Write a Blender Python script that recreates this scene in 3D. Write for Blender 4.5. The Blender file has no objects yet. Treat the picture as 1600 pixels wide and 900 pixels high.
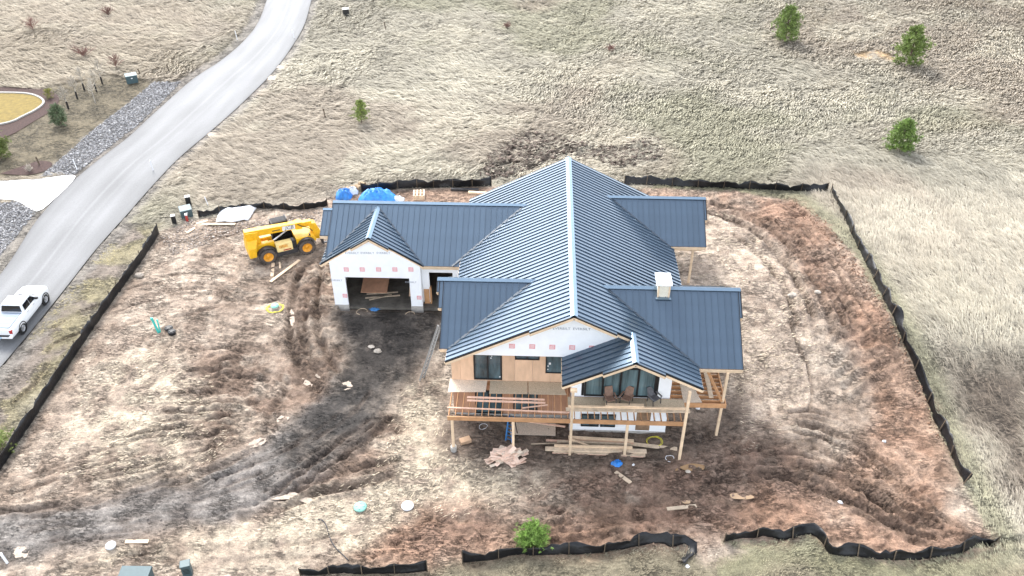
import bpy, math, random
import numpy as np
from mathutils import Vector, Matrix
random.seed(7)
RNG = np.random.default_rng(11)
scene = bpy.context.scene
COL = scene.collection

# ------------------------------------------------------------------ camera
CAM = dict(c=(-2.15, -40.089, 37.246), yaw=2.112, pitch=35.718, roll=-.024, f=1350.8)
def cam_axes():
    y, p, r = (math.radians(CAM[k]) for k in ('yaw', 'pitch', 'roll'))
    fw = np.array([-math.sin(y)*math.cos(p), math.cos(y)*math.cos(p), -math.sin(p)])
    rt = np.array([math.cos(y), math.sin(y), 0.0]); up = np.cross(rt, fw)
    return np.array(CAM['c']), rt*math.cos(r)+up*math.sin(r), -rt*math.sin(r)+up*math.cos(r), fw
CP, CR, CU, CF = cam_axes()
cd = bpy.data.cameras.new('camera'); cam = bpy.data.objects.new('camera', cd); COL.objects.link(cam)
cam.matrix_world = Matrix(((CR[0], CU[0], -CF[0], CP[0]), (CR[1], CU[1], -CF[1], CP[1]), (CR[2], CU[2], -CF[2], CP[2]), (0, 0, 0, 1)))
cd.sensor_width = 36; cd.lens = 36*CAM['f']/1600; cd.clip_end = 6000; cd.clip_start = .5
scene.camera = cam

# ------------------------------------------------------------------ light
SUN_EL, SUN_AZ = 46.0, -27.0          # azimuth clockwise from +Y
w = bpy.data.worlds.new('World'); scene.world = w; w.use_nodes = True
nt = w.node_tree; bg = nt.nodes['Background']
sky = nt.nodes.new('ShaderNodeTexSky'); sky.sky_type = 'NISHITA'; sky.sun_disc = False
sky.sun_elevation = math.radians(SUN_EL); sky.sun_rotation = math.radians(SUN_AZ)
sky.air_density = 1.0; sky.dust_density = 2.5; sky.ozone_density = 1.0; sky.altitude = 600
hs = nt.nodes.new('ShaderNodeHueSaturation'); hs.inputs['Saturation'].default_value = .33
nt.links.new(sky.outputs[0], hs.inputs['Color']); nt.links.new(hs.outputs[0], bg.inputs['Color'])
bg.inputs['Strength'].default_value = .15
sd = bpy.data.lights.new('sun', 'SUN'); sd.energy = .95; sd.angle = math.radians(16); sd.color = (1, .96, .9)
sun = bpy.data.objects.new('sun', sd); COL.objects.link(sun); sun.location = (0, 0, 60)
_a, _e = math.radians(SUN_AZ), math.radians(SUN_EL)
sdir = Vector((math.sin(_a)*math.cos(_e), math.cos(_a)*math.cos(_e), math.sin(_e)))
sun.rotation_euler = sdir.to_track_quat('Z', 'Y').to_euler()
scene.view_settings.view_transform = 'Standard'; scene.view_settings.look = 'None'
scene.view_settings.exposure = 2.05; scene.view_settings.gamma = 1
scene.view_settings.use_curve_mapping = False
scene.render.engine = 'CYCLES'

# ------------------------------------------------------------------ terrain
def S(t):
    t = np.clip(t, 0, 1); return t*t*(3-2*t)
def hash2(i, j, s):
    n = (i.astype(np.int64)*374761393 + j.astype(np.int64)*668265263 + s*1274126177) & 0x7fffffff
    n = ((n ^ (n >> 13))*1274126177) & 0x7fffffff
    return ((n ^ (n >> 16)) & 0xffff)/65535.0
def vnoise(x, y, s=0):
    i, j = np.floor(x), np.floor(y); fx, fy = x-i, y-j
    fx, fy = fx*fx*(3-2*fx), fy*fy*(3-2*fy)
    a, b, c, d = hash2(i, j, s), hash2(i+1, j, s), hash2(i, j+1, s), hash2(i+1, j+1, s)
    return (a+(b-a)*fx)+((c+(d-c)*fx)-(a+(b-a)*fx))*fy
def fbm(x, y, sc, o=4, s=0, g=.5):
    x, y = np.asarray(x, float)/sc, np.asarray(y, float)/sc
    t, a, n = 0, 1.0, 0
    for k in range(o):
        t = t+a*vnoise(x*2**k+17.3*k, y*2**k-9.1*k, s+k); n += a; a *= g
    return t/n                         # 0..1
def hbase(x, y):
    x, y = np.asarray(x, float), np.asarray(y, float)
    back = -1.62+.97*S((x-1)/8)
    front = -3.0+1.25*S((-x-11)/20)-.5*S((x-13)/8)
    t = S((y-1.9)/(10.6-1.9))
    z = front+(back-front)*t
    z = z-.03*np.maximum(0, -3-y)+.03*np.maximum(0, y-24)
    far = S((y-32)/25)
    return z+far*(fbm(x, y, 30, 2, 91)-.5)*2.2
def ray(u, v): return CF+CR*(u-800)/CAM['f']+CU*(450-v)/CAM['f']
def g(u, v):
    """point of the terrain seen at photo pixel u,v"""
    d = ray(u, v); z = -1.5
    for _ in range(40):
        P = CP+d*(z-CP[2])/d[2]; z = .5*z+.5*float(hbase(P[0], P[1]))
    return np.array([P[0], P[1], float(hbase(P[0], P[1]))])
def atz(u, v, z):
    d = ray(u, v); return CP+d*(z-CP[2])/d[2]
def aty(u, v, y):
    d = ray(u, v); return CP+d*(y-CP[1])/d[1]
def gp(pts): return np.array([g(*p)[:2] for p in pts])
def inside(x, y, poly):
    r = np.zeros(x.shape, bool); n = len(poly)
    for k in range(n):
        (x0, y0), (x1, y1) = poly[k], poly[(k+1) % n]
        if y0 == y1: continue
        c = ((y0 > y) != (y1 > y)) & (x < (x1-x0)*(y-y0)/(y1-y0)+x0); r ^= c
    return r
def dline(x, y, pts, closed=False):
    """distance to a polyline and position along it"""
    d = np.full(x.shape, 1e9); s = np.zeros(x.shape); L = 0; sg = np.zeros(x.shape)
    n = len(pts)
    for k in range(n if closed else n-1):
        a, b = np.array(pts[k]), np.array(pts[(k+1) % n]); e = b-a; l = np.hypot(*e)
        if l < 1e-6: continue
        t = np.clip(((x-a[0])*e[0]+(y-a[1])*e[1])/l**2, 0, 1)
        dx, dy = x-a[0]-t*e[0], y-a[1]-t*e[1]; q = np.hypot(dx, dy); m = q < d
        d[m] = q[m]; s[m] = (L+t*l)[m]; sg[m] = np.sign(e[0]*dy-e[1]*dx)[m]; L += l
    return d, s, sg
def pmask(x, y, poly, soft=.6, warp=1.2, ws=3.0, seed=0):
    wx = x+(fbm(x, y, ws, 4, 50+seed)-.5)*2*warp; wy = y+(fbm(x, y, ws, 4, 70+seed)-.5)*2*warp
    lo, hi = poly.min(0)-soft-warp*2, poly.max(0)+soft+warp*2
    m = np.zeros(x.shape); k = (x > lo[0]) & (x < hi[0]) & (y > lo[1]) & (y < hi[1])
    if not k.any(): return m
    xx, yy = wx[k], wy[k]
    d, _, _ = dline(xx, yy, poly, True); i = inside(xx, yy, poly)
    m[k] = S(.5+np.where(i, d, -d)/(2*soft)); return m
def smooth_poly(pts, n=8):
    pts = [np.array(p, float) for p in pts]; out = []
    for k in range(len(pts)-1):
        p0 = pts[max(k-1, 0)]; p1 = pts[k]; p2 = pts[k+1]; p3 = pts[min(k+2, len(pts)-1)]
        for t in np.linspace(0, 1, n, endpoint=False):
            out.append(.5*((2*p1)+(p2-p0)*t+(2*p0-5*p1+4*p2-p3)*t*t+(3*p1-p0-3*p2+p3)*t**3))
    out.append(pts[-1]); return np.array(out)

# ------------------------------------------------------------------ materials
def lin(h):
    h = h.lstrip('#'); c = [int(h[i:i+2], 16)/255 for i in (0, 2, 4)]
    return tuple(x/12.92 if x <= .04045 else ((x+.055)/1.055)**2.4 for x in c)
def mat(name, col, rough=.7, metal=0., var=.08, ns=6., na=.25, bump=.0, bs=None, stretch=(1, 1, 1), attr=None, spec=.5, coat=0., trans=0.):
    m = bpy.data.materials.new(name); m.use_nodes = True; n = m.node_tree.nodes; l = m.node_tree.links
    b = n['Principled BSDF']; b.inputs['Roughness'].default_value = rough; b.inputs['Metallic'].default_value = metal
    b.inputs['Specular IOR Level'].default_value = spec; b.inputs['Coat Weight'].default_value = coat; b.inputs['Coat Roughness'].default_value = .15
    tc = n.new('ShaderNodeTexCoord'); mp = n.new('ShaderNodeMapping'); mp.inputs['Scale'].default_value = stretch
    l.new(tc.outputs['Object'], mp.inputs[0])
    no = n.new('ShaderNodeTexNoise'); no.inputs['Scale'].default_value = ns; no.inputs['Detail'].default_value = 6; no.inputs['Roughness'].default_value = .65
    l.new(mp.outputs[0], no.inputs['Vector'])
    mr = n.new('ShaderNodeMapRange'); mr.inputs[1].default_value = .3; mr.inputs[2].default_value = .7
    mr.inputs[3].default_value = 1-na; mr.inputs[4].default_value = 1+na; l.new(no.outputs[0], mr.inputs[0])
    oi = n.new('ShaderNodeObjectInfo'); mr2 = n.new('ShaderNodeMapRange'); mr2.inputs[3].default_value = 1-var; mr2.inputs[4].default_value = 1+var
    l.new(oi.outputs['Random'], mr2.inputs[0])
    mu = n.new('ShaderNodeMath'); mu.operation = 'MULTIPLY'; l.new(mr.outputs[0], mu.inputs[0]); l.new(mr2.outputs[0], mu.inputs[1])
    vm = n.new('ShaderNodeVectorMath'); vm.operation = 'SCALE'; l.new(mu.outputs[0], vm.inputs['Scale'])
    if attr:
        at = n.new('ShaderNodeAttribute'); at.attribute_name = attr; l.new(at.outputs['Color'], vm.inputs[0])
    else: vm.inputs[0].default_value = col
    l.new(vm.outputs[0], b.inputs['Base Color'])
    if bump:
        bn = n.new('ShaderNodeTexNoise'); bn.inputs['Scale'].default_value = bs or ns*3; bn.inputs['Detail'].default_value = 5; l.new(mp.outputs[0], bn.inputs['Vector'])
        bp = n.new('ShaderNodeBump'); bp.inputs['Strength'].default_value = bump; bp.inputs['Distance'].default_value = .05
        l.new(bn.outputs[0], bp.inputs['Height']); l.new(bp.outputs[0], b.inputs['Normal'])
    return m
M = {}
M['roof'] = mat('blue_grey_standing_seam', (.082, .122, .168), .33, .7, .05, 1.2, .06, .02, 3, coat=.6)
M['roof_trim'] = mat('roof_trim', (.19, .265, .34), .3, .75, .04, 2, .06)
M['valley'] = mat('dark_valley_flashing', (.035, .05, .07), .5, .2, .05, 3, .1)
M['drip'] = mat('black_drip_edge', (.012, .013, .016), .45, .2, .05, 5, .1)
M['pine'] = mat('fresh_pine', (.70, .53, .36), .75, 0, .14, 2.5, .16, .1, 30, (1, 1, 1))
M['pinedark'] = mat('treated_fir', (.50, .27, .13), .75, 0, .15, 2.5, .2, .1, 30)
M['pinegrey'] = mat('weathered_lumber', (.54, .43, .31), .85, 0, .18, 4, .25, .15, 20)
M['offcut'] = mat('pale_offcut_ply', (.76, .57, .45), .8, 0, .16, 3, .16, .1, 25)
M['glassbay'] = mat('teal_bay_glass', (.10, .155, .17), .1, 0, .15, 1.3, .7, .02, 1.5, (1.6, 1, .12), spec=.8)  # upright pale streaks in the colour stand for curtain reflections
M['pink'] = mat('pinkish_cedar', (.70, .46, .34), .75, 0, .15, 3, .18, .1, 25)
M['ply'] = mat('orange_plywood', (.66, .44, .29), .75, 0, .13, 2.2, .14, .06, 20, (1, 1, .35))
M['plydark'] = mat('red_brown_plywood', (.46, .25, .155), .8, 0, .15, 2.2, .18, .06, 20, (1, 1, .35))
M['osb'] = mat('tan_strand_board', (.47, .385, .275), .85, 0, .1, 22, .35, .15, 40)
M['osbpale'] = mat('pale_strand_board', (.62, .52, .41), .85, 0, .1, 18, .3, .15, 40)
M['wrap'] = mat('white_house_wrap', (.88, .90, .92), .55, 0, .02, 1.6, .04, .06, 2.5)
M['wrapink'] = mat('grey_wrap_print', (.30, .33, .38), .7, 0, 0, 8, .2)
M['wrapred'] = mat('pale_red_wrap_print', (.72, .33, .34), .7, 0, 0, 30, .25)
M['concrete'] = mat('grey_concrete', (.40, .38, .35), .85, 0, .05, 5, .2, .15, 30)
M['frame'] = mat('black_window_frame', (.012, .013, .015), .4, 0, .05, 5, .1)
M['glass'] = mat('dark_window_glass', (.06, .095, .11), .08, 0, .1, 1.6, .75, .02, 1.5, (1, 1, .25), spec=.9)  # reflections put into the colour as pale stretched streaks
M['darkwood'] = mat('dark_framing_lumber', (.20, .13, .08), .85, 0, .2, 3, .3)
M['slab'] = mat('muddy_floor_slab', (.10, .09, .075), .9, 0, 0, 1.2, .5, .2, 6)
M['chim'] = mat('cream_chimney_board', (.70, .65, .53), .8, 0, .04, 14, .14, .1, 30)
M['black'] = mat('black_plastic', (.012, .012, .013), .5, 0, .05, 6, .15)
M['geotextile'] = mat('black_silt_fabric', (.007, .0075, .009), .42, 0, .1, 2.5, .5, .5, 6, spec=.4)
M['stake'] = mat('dark_wood_stake', (.10, .075, .05), .9, 0, .3, 6, .3)
M['whitepl'] = mat('white_plastic', (.75, .76, .77), .5, 0, .05, 5, .1)
M['whitetarp'] = mat('white_tarp', (.78, .80, .82), .5, 0, 0, 1.5, .08, .4, 3)
M['bluetarp'] = mat('blue_tarp', (.03, .22, .62), .4, 0, .15, 2.5, .35, .4, 4)
M['greenbox'] = mat('grey_green_cabinet', (.06, .10, .11), .5, .1, .06, 4, .12)
M['greenlid'] = mat('green_plastic_lid', (.22, .50, .40), .5, 0, .08, 5, .18)
M['teal'] = mat('teal_paint', (.05, .45, .38), .5, 0, .05, 5, .15)
M['red'] = mat('red_paint', (.42, .05, .04), .6, 0, .05, 5, .2)
M['blue'] = mat('blue_paint', (.04, .18, .42), .5, 0, .08, 5, .2)
M['yellowhose'] = mat('yellow_hose', (.62, .55, .06), .5, 0, .05, 5, .1)
M['alu'] = mat('dull_aluminium', (.40, .40, .39), .5, .5, .05, 6, .15)
M['yellow'] = mat('yellow_machine_paint', (.80, .44, .012), .42, 0, .03, 3, .14, .02, 10)
M['orange'] = mat('orange_rim_paint', (.72, .32, .02), .5, 0, .03, 5, .25)
M['cream'] = mat('cream_panel_paint', (.78, .60, .25), .5, 0, .02, 5, .12)
M['steel'] = mat('dark_steel', (.05, .05, .055), .5, .4, .05, 5, .3)
M['tyre'] = mat('muddy_tyre_rubber', (.085, .07, .06), .9, 0, .1, 3, .5, .3, 14)
M['tyre2'] = mat('black_tyre_rubber', (.02, .02, .02), .8, 0, .1, 3, .3, .2, 14)
M['carpaint'] = mat('white_car_paint', (.82, .84, .86), .25, 0, 0, 2, .03, coat=.6)
M['carglass'] = mat('tinted_car_glass', (.01, .011, .014), .05, 0, 0, 2, .2, spec=.8)
M['bedcover'] = mat('slate_bed_cover', (.17, .22, .29), .5, 0, .05, 4, .12)
M['chrome'] = mat('bright_alloy', (.62, .63, .65), .3, .8, .05, 6, .15)
M['taillight'] = mat('red_lamp_lens', (.40, .03, .03), .25, 0, 0, 4, .2)
M['plate'] = mat('pale_blue_plate', (.45, .66, .82), .5, 0, 0, 9, .2)
M['rock'] = mat('pale_rock', (.42, .37, .31), .9, 0, .3, 5, .35, .4, 12)
M['gravel'] = mat('grey_crushed_rock', (.27, .26, .25), .9, 0, 0, 3, .45, .3, 10, attr='Col')
M['clod'] = mat('soil_clod', (.2, .14, .1), .95, 0, 0, 6, .35, .5, 12, attr='Col')
M['asphalt'] = mat('pale_worn_asphalt', (.2, .2, .205), .62, 0, 0, 9, .12, .12, 40, attr='Col', spec=.25)
M['whiteconc'] = mat('white_new_concrete', (.72, .71, .69), .7, 0, 0, 1.5, .06, .05, 20)
M['puddle'] = mat('muddy_puddle_water', (.36, .235, .13), .2, 0, .12, 2, .12, .01, 4)
M['puddlepale'] = mat('pale_silty_puddle', (.40, .33, .265), .7, 0, .12, 4, .25, .05, 8, spec=.2)
M['bark'] = mat('brown_bark', (.14, .10, .07), .95, 0, .1, 6, .3, .5, 14)
M['needles'] = mat('pine_needles', (.1, .13, .04), .7, 0, .08, 3, .3, attr='Col')
M['palebark'] = mat('pale_aspen_bark', (.42, .38, .32), .9, 0, .1, 8, .25, .3, 20)
M['twig'] = mat('red_brown_twigs', (.20, .11, .09), .9, 0, .2, 5, .3)
M['grass'] = mat('dry_grass', (.4, .38, .3), .85, 0, 0, .6, .2, attr='Col', spec=.25)
M['lawn'] = mat('yellow_lawn', (.20, .143, .032), .9, 0, 0, 2.5, .28, .4, 20)
M['mulch'] = mat('dark_bark_mulch', (.06, .034, .028), .95, 0, 0, 5, .4, .5, 14)
M['card'] = mat('brown_cardboard', (.45, .30, .19), .85, 0, .05, 5, .15)
M['chairtan'] = mat('tan_chair_fabric', (.24, .15, .11), .85, 0, .12, 6, .25)
M['chairgrey'] = mat('grey_chair_fabric', (.12, .12, .13), .85, 0, .1, 6, .25)
M['stump'] = mat('log_end_grain', (.36, .26, .16), .9, 0, .15, 6, .3, .3, 20)

# ------------------------------------------------------------------ mesh tools
class MB:
    def __init__(s): s.v, s.f, s.c = [], [], []
    def add(s, vs, fs):
        o = len(s.v); s.v += [tuple(map(float, p)) for p in vs]; s.f += [tuple(i+o for i in f) for f in fs]; return s
    def hexa(s, p): return s.add(p, [(0, 3, 2, 1), (4, 5, 6, 7), (0, 1, 5, 4), (1, 2, 6, 5), (2, 3, 7, 6), (3, 0, 4, 7)])
    def box(s, x0, x1, y0, y1, z0, z1):
        return s.hexa([(x0, y0, z0), (x1, y0, z0), (x1, y1, z0), (x0, y1, z0), (x0, y0, z1), (x1, y0, z1), (x1, y1, z1), (x0, y1, z1)])
    def beam(s, p, q, w, h, up=(0, 0, 1)):
        p, q = Vector(p), Vector(q); d = (q-p).normalized(); up = Vector(up)
        if abs(d.dot(up)) > .99: up = Vector((0, 1, 0))
        a = d.cross(up).normalized()*w/2; b = a.cross(d).normalized()*h/2
        return s.hexa([p-a-b, p+a-b, q+a-b, q-a-b, p-a+b, p+a+b, q+a+b, q-a+b])
    def slab(s, pts, off):
        """polygon pts extruded by vector off"""
        n = len(pts); off = Vector(off); P = [Vector(p) for p in pts]
        return s.add(P+[p+off for p in P], [tuple(range(n))[::-1], tuple(range(n, 2*n))]+[(i, (i+1) % n, (i+1) % n+n, i+n) for i in range(n)])
    def cyl(s, p, q, r0, r1=None, n=10, caps=True):
        r1 = r0 if r1 is None else r1; p, q = Vector(p), Vector(q); d = (q-p).normalized()
        a = d.orthogonal().normalized(); b = d.cross(a); vs = []
        for c, r in ((p, r0), (q, r1)):
            vs += [c+a*r*math.cos(2*math.pi*k/n)+b*r*math.sin(2*math.pi*k/n) for k in range(n)]
        fs = [(k, (k+1) % n, (k+1) % n+n, k+n) for k in range(n)]
        if caps: fs += [tuple(range(n))[::-1], tuple(range(n, 2*n))]
        return s.add(vs, fs)
    def lathe(s, prof, axis='Z', c=(0, 0, 0), n=24):
        """profile [(r, t)] turned about an axis through c"""
        vs = []; m = len(prof)
        for k in range(n):
            a = 2*math.pi*k/n; ca, sa = math.cos(a), math.sin(a)
            for r, t in prof:
                p = (r*ca, r*sa, t) if axis == 'Z' else (r*ca, t, r*sa)
                vs.append((p[0]+c[0], p[1]+c[1], p[2]+c[2]))
        fs = [(k*m+j, ((k+1) % n)*m+j, ((k+1) % n)*m+j+1, k*m+j+1) for k in range(n) for j in range(m-1)]
        return s.add(vs, fs)
    def loft(s, secs, caps=True):
        n = len(secs[0]); vs = [p for q in secs for p in q]
        fs = [(i*n+k, i*n+(k+1) % n, (i+1)*n+(k+1) % n, (i+1)*n+k) for i in range(len(secs)-1) for k in range(n)]
        if caps: fs += [tuple(range(n))[::-1], tuple(range((len(secs)-1)*n, len(secs)*n))]
        return s.add(vs, fs)
    def tube(s, pts, r, n=6):
        P = [Vector(p) for p in pts]; secs = []
        for i, p in enumerate(P):
            d = (P[min(i+1, len(P)-1)]-P[max(i-1, 0)]).normalized(); a = d.orthogonal().normalized() if i == 0 else (a-d*a.dot(d)).normalized(); b = d.cross(a)
            rr = r[i] if isinstance(r, (list, tuple)) else r
            secs.append([p+a*rr*math.cos(2*math.pi*k/n)+b*rr*math.sin(2*math.pi*k/n) for k in range(n)])
        return s.loft(secs)
    def build(s, name, m, parent=None, smooth=False, bevel=0, fixn=True, colors=None):
        me = bpy.data.meshes.new(name); off = parent.get('_off', (0, 0, 0)) if parent else (0, 0, 0)
        v = np.array(s.v)-np.array(off) if s.v else np.zeros((0, 3))
        me.from_pydata(v.tolist(), [], s.f); me.materials.append(M[m] if isinstance(m, str) else m)
        if fixn:
            import bmesh
            bm = bmesh.new(); bm.from_mesh(me); bmesh.ops.recalc_face_normals(bm, faces=bm.faces)
            bm.to_mesh(me); bm.free()
        if smooth: me.polygons.foreach_set('use_smooth', [True]*len(me.polygons))
        if colors is not None: set_col(me, colors)
        o = bpy.data.objects.new(name, me); COL.objects.link(o)
        if parent:
            o.parent = parent
            if '_off' in parent: o['_off'] = parent['_off']
        if bevel:
            bv = o.modifiers.new('bevel', 'BEVEL'); bv.width = bevel; bv.segments = 2; bv.limit_method = 'ANGLE'
        return o
def set_col(me, c):
    a = me.color_attributes.new('Col', 'FLOAT_COLOR', 'POINT'); c = np.asarray(c, np.float32)
    if c.shape[1] == 3: c = np.hstack([c, np.ones((len(c), 1), np.float32)])
    a.data.foreach_set('color', c.ravel())
def fast_mesh(name, V, T, colr, m, quads=False):
    me = bpy.data.meshes.new(name); k = 4 if quads else 3
    me.vertices.add(len(V)); me.vertices.foreach_set('co', np.asarray(V, np.float32).ravel())
    me.loops.add(T.size); me.loops.foreach_set('vertex_index', T.astype(np.int32).ravel())
    me.polygons.add(len(T)); me.polygons.foreach_set('loop_start', np.arange(0, T.size, k, dtype=np.int32))
    me.update(calc_edges=True)
    if colr is not None: set_col(me, colr)
    me.materials.append(M[m] if isinstance(m, str) else m)
    o = bpy.data.objects.new(name, me); COL.objects.link(o); return o
def tag(o, label, cat, group=None):
    o['label'] = label; o['category'] = cat
    if group: o['group'] = group
    return o
def structure(o, label=None):
    o['kind'] = 'structure'
    if label: o['label'] = label
    return o
def stuff(o, label, cat):
    o['kind'] = 'stuff'; o['label'] = label; o['category'] = cat; return o
def thing(name, label, cat, loc=(0, 0, 0), rotz=0, group=None, world=False):
    o = bpy.data.objects.new(name, None); COL.objects.link(o); o.location = tuple(map(float, loc)); o.rotation_euler = (0, 0, rotz)
    o.empty_display_size = .2
    if world: o['_off'] = tuple(map(float, loc))
    return tag(o, label, cat, group)
def dup(root, loc, rotz, label=None, scale=None):
    r = root.copy(); COL.objects.link(r); r.location = loc; r.rotation_euler = (0, 0, rotz)
    if label: r['label'] = label
    if scale: r.scale = (scale,)*3
    for ch in list(root.children):
        c = ch.copy(); COL.objects.link(c); c.parent = r
        for q in list(ch.children):
            d = q.copy(); COL.objects.link(d); d.parent = c
    return r
def text_mesh(txt, size, name, m, parent, mtx, extrude=.004, shear=0.):
    cu = bpy.data.curves.new(name, 'FONT'); cu.body = txt; cu.size = size; cu.extrude = extrude; cu.align_x = 'CENTER'; cu.align_y = 'CENTER'; cu.resolution_u = 2; cu.shear = shear
    t = bpy.data.objects.new('text_source', cu); COL.objects.link(t)
    dg = bpy.context.evaluated_depsgraph_get(); me = bpy.data.meshes.new_from_object(t.evaluated_get(dg))
    bpy.data.objects.remove(t); me.transform(mtx); me.name = name; me.materials.clear(); me.materials.append(M[m])
    off = parent.get('_off', (0, 0, 0)); me.transform(Matrix.Translation(-Vector(off)))
    o = bpy.data.objects.new(name, me); COL.objects.link(o); o.parent = parent
    if '_off' in parent: o['_off'] = parent['_off']
    return o
FACE = Matrix(((1, 0, 0, 0), (0, 0, -1, 0), (0, 1, 0, 0), (0, 0, 0, 1)))     # text plane facing -Y

# ------------------------------------------------------------------ ground
P_SITE = gp([(250, 363), (200, 440), (140, 520), (90, 600), (35, 690), (-30, 770), (-90, 900), (0, 960), (480, 905), (668, 892), (723, 880), (820, 864), (1080, 850), (1100, 880), (1160, 860), (1130, 845), (1230, 840), (1268, 834), (1300, 868), (1400, 876), (1490, 868), (1552, 848), (1510, 765), (1475, 690), (1440, 600), (1395, 505), (1335, 400), (1290, 350), (1240, 312), (1110, 298), (1000, 296), (770, 290), (610, 297), (520, 308), (430, 327), (310, 342)])
P_RED = gp([(985, 296), (1110, 299), (1240, 313), (1290, 350), (1340, 415), (1395, 505), (1440, 600), (1475, 690), (1500, 750), (1470, 800), (1552, 848), (1490, 866), (1400, 872), (1300, 862), (1268, 830), (1130, 843), (1080, 850), (900, 862), (740, 878), (660, 890), (540, 880), (600, 830), (660, 800), (800, 815), (950, 800), (1110, 770), (1230, 745), (1330, 720), (1370, 660), (1350, 600), (1300, 520), (1280, 450), (1230, 390), (1180, 350), (1100, 322), (985, 308)])
P_REDMUD = gp([(980, 700), (1070, 690), (1180, 670), (1250, 690), (1300, 740), (1240, 800), (1130, 830), (950, 820), (760, 850), (640, 850), (640, 800), (800, 790), (900, 740)])
P_PALER = gp([(1105, 318), (1165, 350), (1215, 400), (1255, 460), (1275, 540), (1265, 610), (1215, 680), (1175, 700), (1155, 640), (1160, 500), (1108, 440), (1060, 450), (1050, 390), (1105, 385)])
P_DARK = gp([(522, 480), (660, 480), (700, 480), (692, 535), (650, 580), (610, 640), (560, 690), (500, 720), (440, 735), (430, 705), (470, 660), (510, 610), (540, 560), (520, 520)])
P_DRIVE = gp([(600, 600), (570, 690), (500, 740), (420, 790), (330, 822), (200, 840), (80, 868), (-60, 900), (-80, 830), (0, 806), (150, 782), (300, 748), (400, 705), (470, 650), (520, 600)])
P_STRAW1 = gp([(640, 590), (700, 600), (700, 690), (740, 720), (860, 745), (840, 780), (720, 790), (600, 830), (430, 830), (380, 822), (480, 770), (600, 740), (620, 660)])
P_STRAW2 = gp([(400, 820), (640, 780), (660, 800), (540, 870), (380, 890), (100, 890), (220, 845)])
P_STRAWL = gp([(150, 560), (240, 540), (340, 610), (370, 680), (300, 740), (160, 740), (80, 700)])
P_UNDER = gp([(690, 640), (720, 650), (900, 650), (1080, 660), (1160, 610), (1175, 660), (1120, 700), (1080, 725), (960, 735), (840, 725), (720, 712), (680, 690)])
P_MUDL = gp([(300, 540), (420, 560), (500, 600), (440, 690), (330, 720), (290, 650)])
P_MUDB = gp([(430, 800), (500, 760), (620, 740), (610, 700), (640, 660), (600, 650), (540, 700), (440, 745), (380, 790)])
P_MUDG = gp([(440, 430), (520, 400), (545, 480), (530, 560), (545, 620), (480, 640), (455, 560)])
P_HEAP = gp([(745, 282), (765, 240), (830, 202), (900, 222), (960, 228), (1030, 214), (1036, 250), (1000, 262), (960, 262), (930, 250), (880, 246), (800, 278)])
P_VERGE = gp([(255, 350), (150, 500), (60, 630), (-40, 770), (-90, 800), (-90, 660), (0, 585), (60, 515), (120, 440), (200, 350)])
P_BROWN = gp([(1470, 570), (1540, 555), (1620, 560), (1640, 800), (1580, 780), (1520, 660)])
P_GRAV1 = gp([(282, 128), (240, 128), (200, 162), (150, 200), (105, 240), (62, 277), (118, 272), (160, 238), (210, 200), (262, 150)])
P_GRAV2 = gp([(-60, 315), (30, 316), (58, 330), (0, 400), (-80, 480)])
P_YARD = gp([(-60, 130), (60, 140), (170, 118), (262, 125), (250, 135), (200, 165), (140, 215), (60, 277), (-60, 285)])
P_REDBEH = gp([(520, 310), (610, 298), (770, 292), (780, 330), (520, 330)])
P_SAND = gp([(1330, 82), (1360, 78), (1400, 88), (1398, 96), (1360, 92), (1335, 88)])
ROAD_L = smooth_poly(gp([(430, -60), (425, -20), (417, 0), (405, 32), (385, 60), (345, 95), (300, 125), (240, 178), (200, 215), (150, 253), (105, 292), (57, 345), (0, 430), (-120, 560), (-260, 740), (-420, 960)]), 6)
ROAD_R = smooth_poly(gp([(505, -60), (494, -20), (487, 0), (476, 38), (455, 75), (422, 118), (385, 155), (332, 203), (280, 247), (235, 294), (190, 345), (150, 390), (110, 441), (55, 510), (0, 575), (-100, 690), (-260, 900)]), 6)
P_ROAD = np.vstack([ROAD_L, ROAD_R[::-1]])
P_HOUSE = np.array([(-7.4, 1.6), (6.2, .4), (6.2, 19.4), (-7.4, 19.4)])
P_GARAGE = np.array([(-16.9, 10.6), (-6, 10.6), (-6, 20.2), (-16.9, 20.2)])

RUTS = []                                   # (world polyline, half width, depth, tread)
def rut(px, hw=.28, dep=.16, tread=1): RUTS.append((smooth_poly(gp(px), 6), hw, dep*1.45, tread))
rut([(505, 405), (498, 440), (494, 480), (499, 520), (513, 560), (528, 580)], .3, .2)
rut([(470, 425), (459, 455), (455, 500), (457, 545), (475, 590), (500, 610)], .3, .2)
rut([(480, 470), (476, 520), (486, 570), (505, 600)], .25, .12)
rut([(400, 702), (330, 738), (230, 765), (120, 790), (0, 800), (-60, 806)], .22, .10, 0)
rut([(560, 672), (520, 700), (470, 740), (430, 770)], .25, .12)
rut([(610, 655), (570, 690), (520, 725), (470, 755)], .25, .15)
rut([(620, 720), (560, 733), (500, 750), (430, 785)], .28, .16)
rut([(612, 745), (560, 757), (500, 770), (440, 795), (380, 808)], .28, .16)
rut([(420, 650), (450, 600), (470, 560)], .25, .1)
rut([(440, 655), (380, 690), (300, 725), (180, 760)], .22, .09, 0)
rut([(430, 668), (370, 702), (290, 735), (150, 772)], .22, .09, 0)
rut([(1110, 335), (1170, 358), (1220, 402), (1255, 455), (1275, 520)], .28, .12)
rut([(1115, 318), (1185, 345), (1242, 395), (1280, 455), (1300, 520)], .28, .14)
rut([(1108, 350), (1150, 370), (1195, 410), (1225, 460)], .25, .10)
rut([(1235, 498), (1248, 545), (1262, 570), (1268, 610), (1262, 640)], .09, .16, 0)
rut([(1120, 735), (1200, 722), (1300, 745), (1380, 790), (1460, 840), (1600, 850)], .35, .16)
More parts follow.
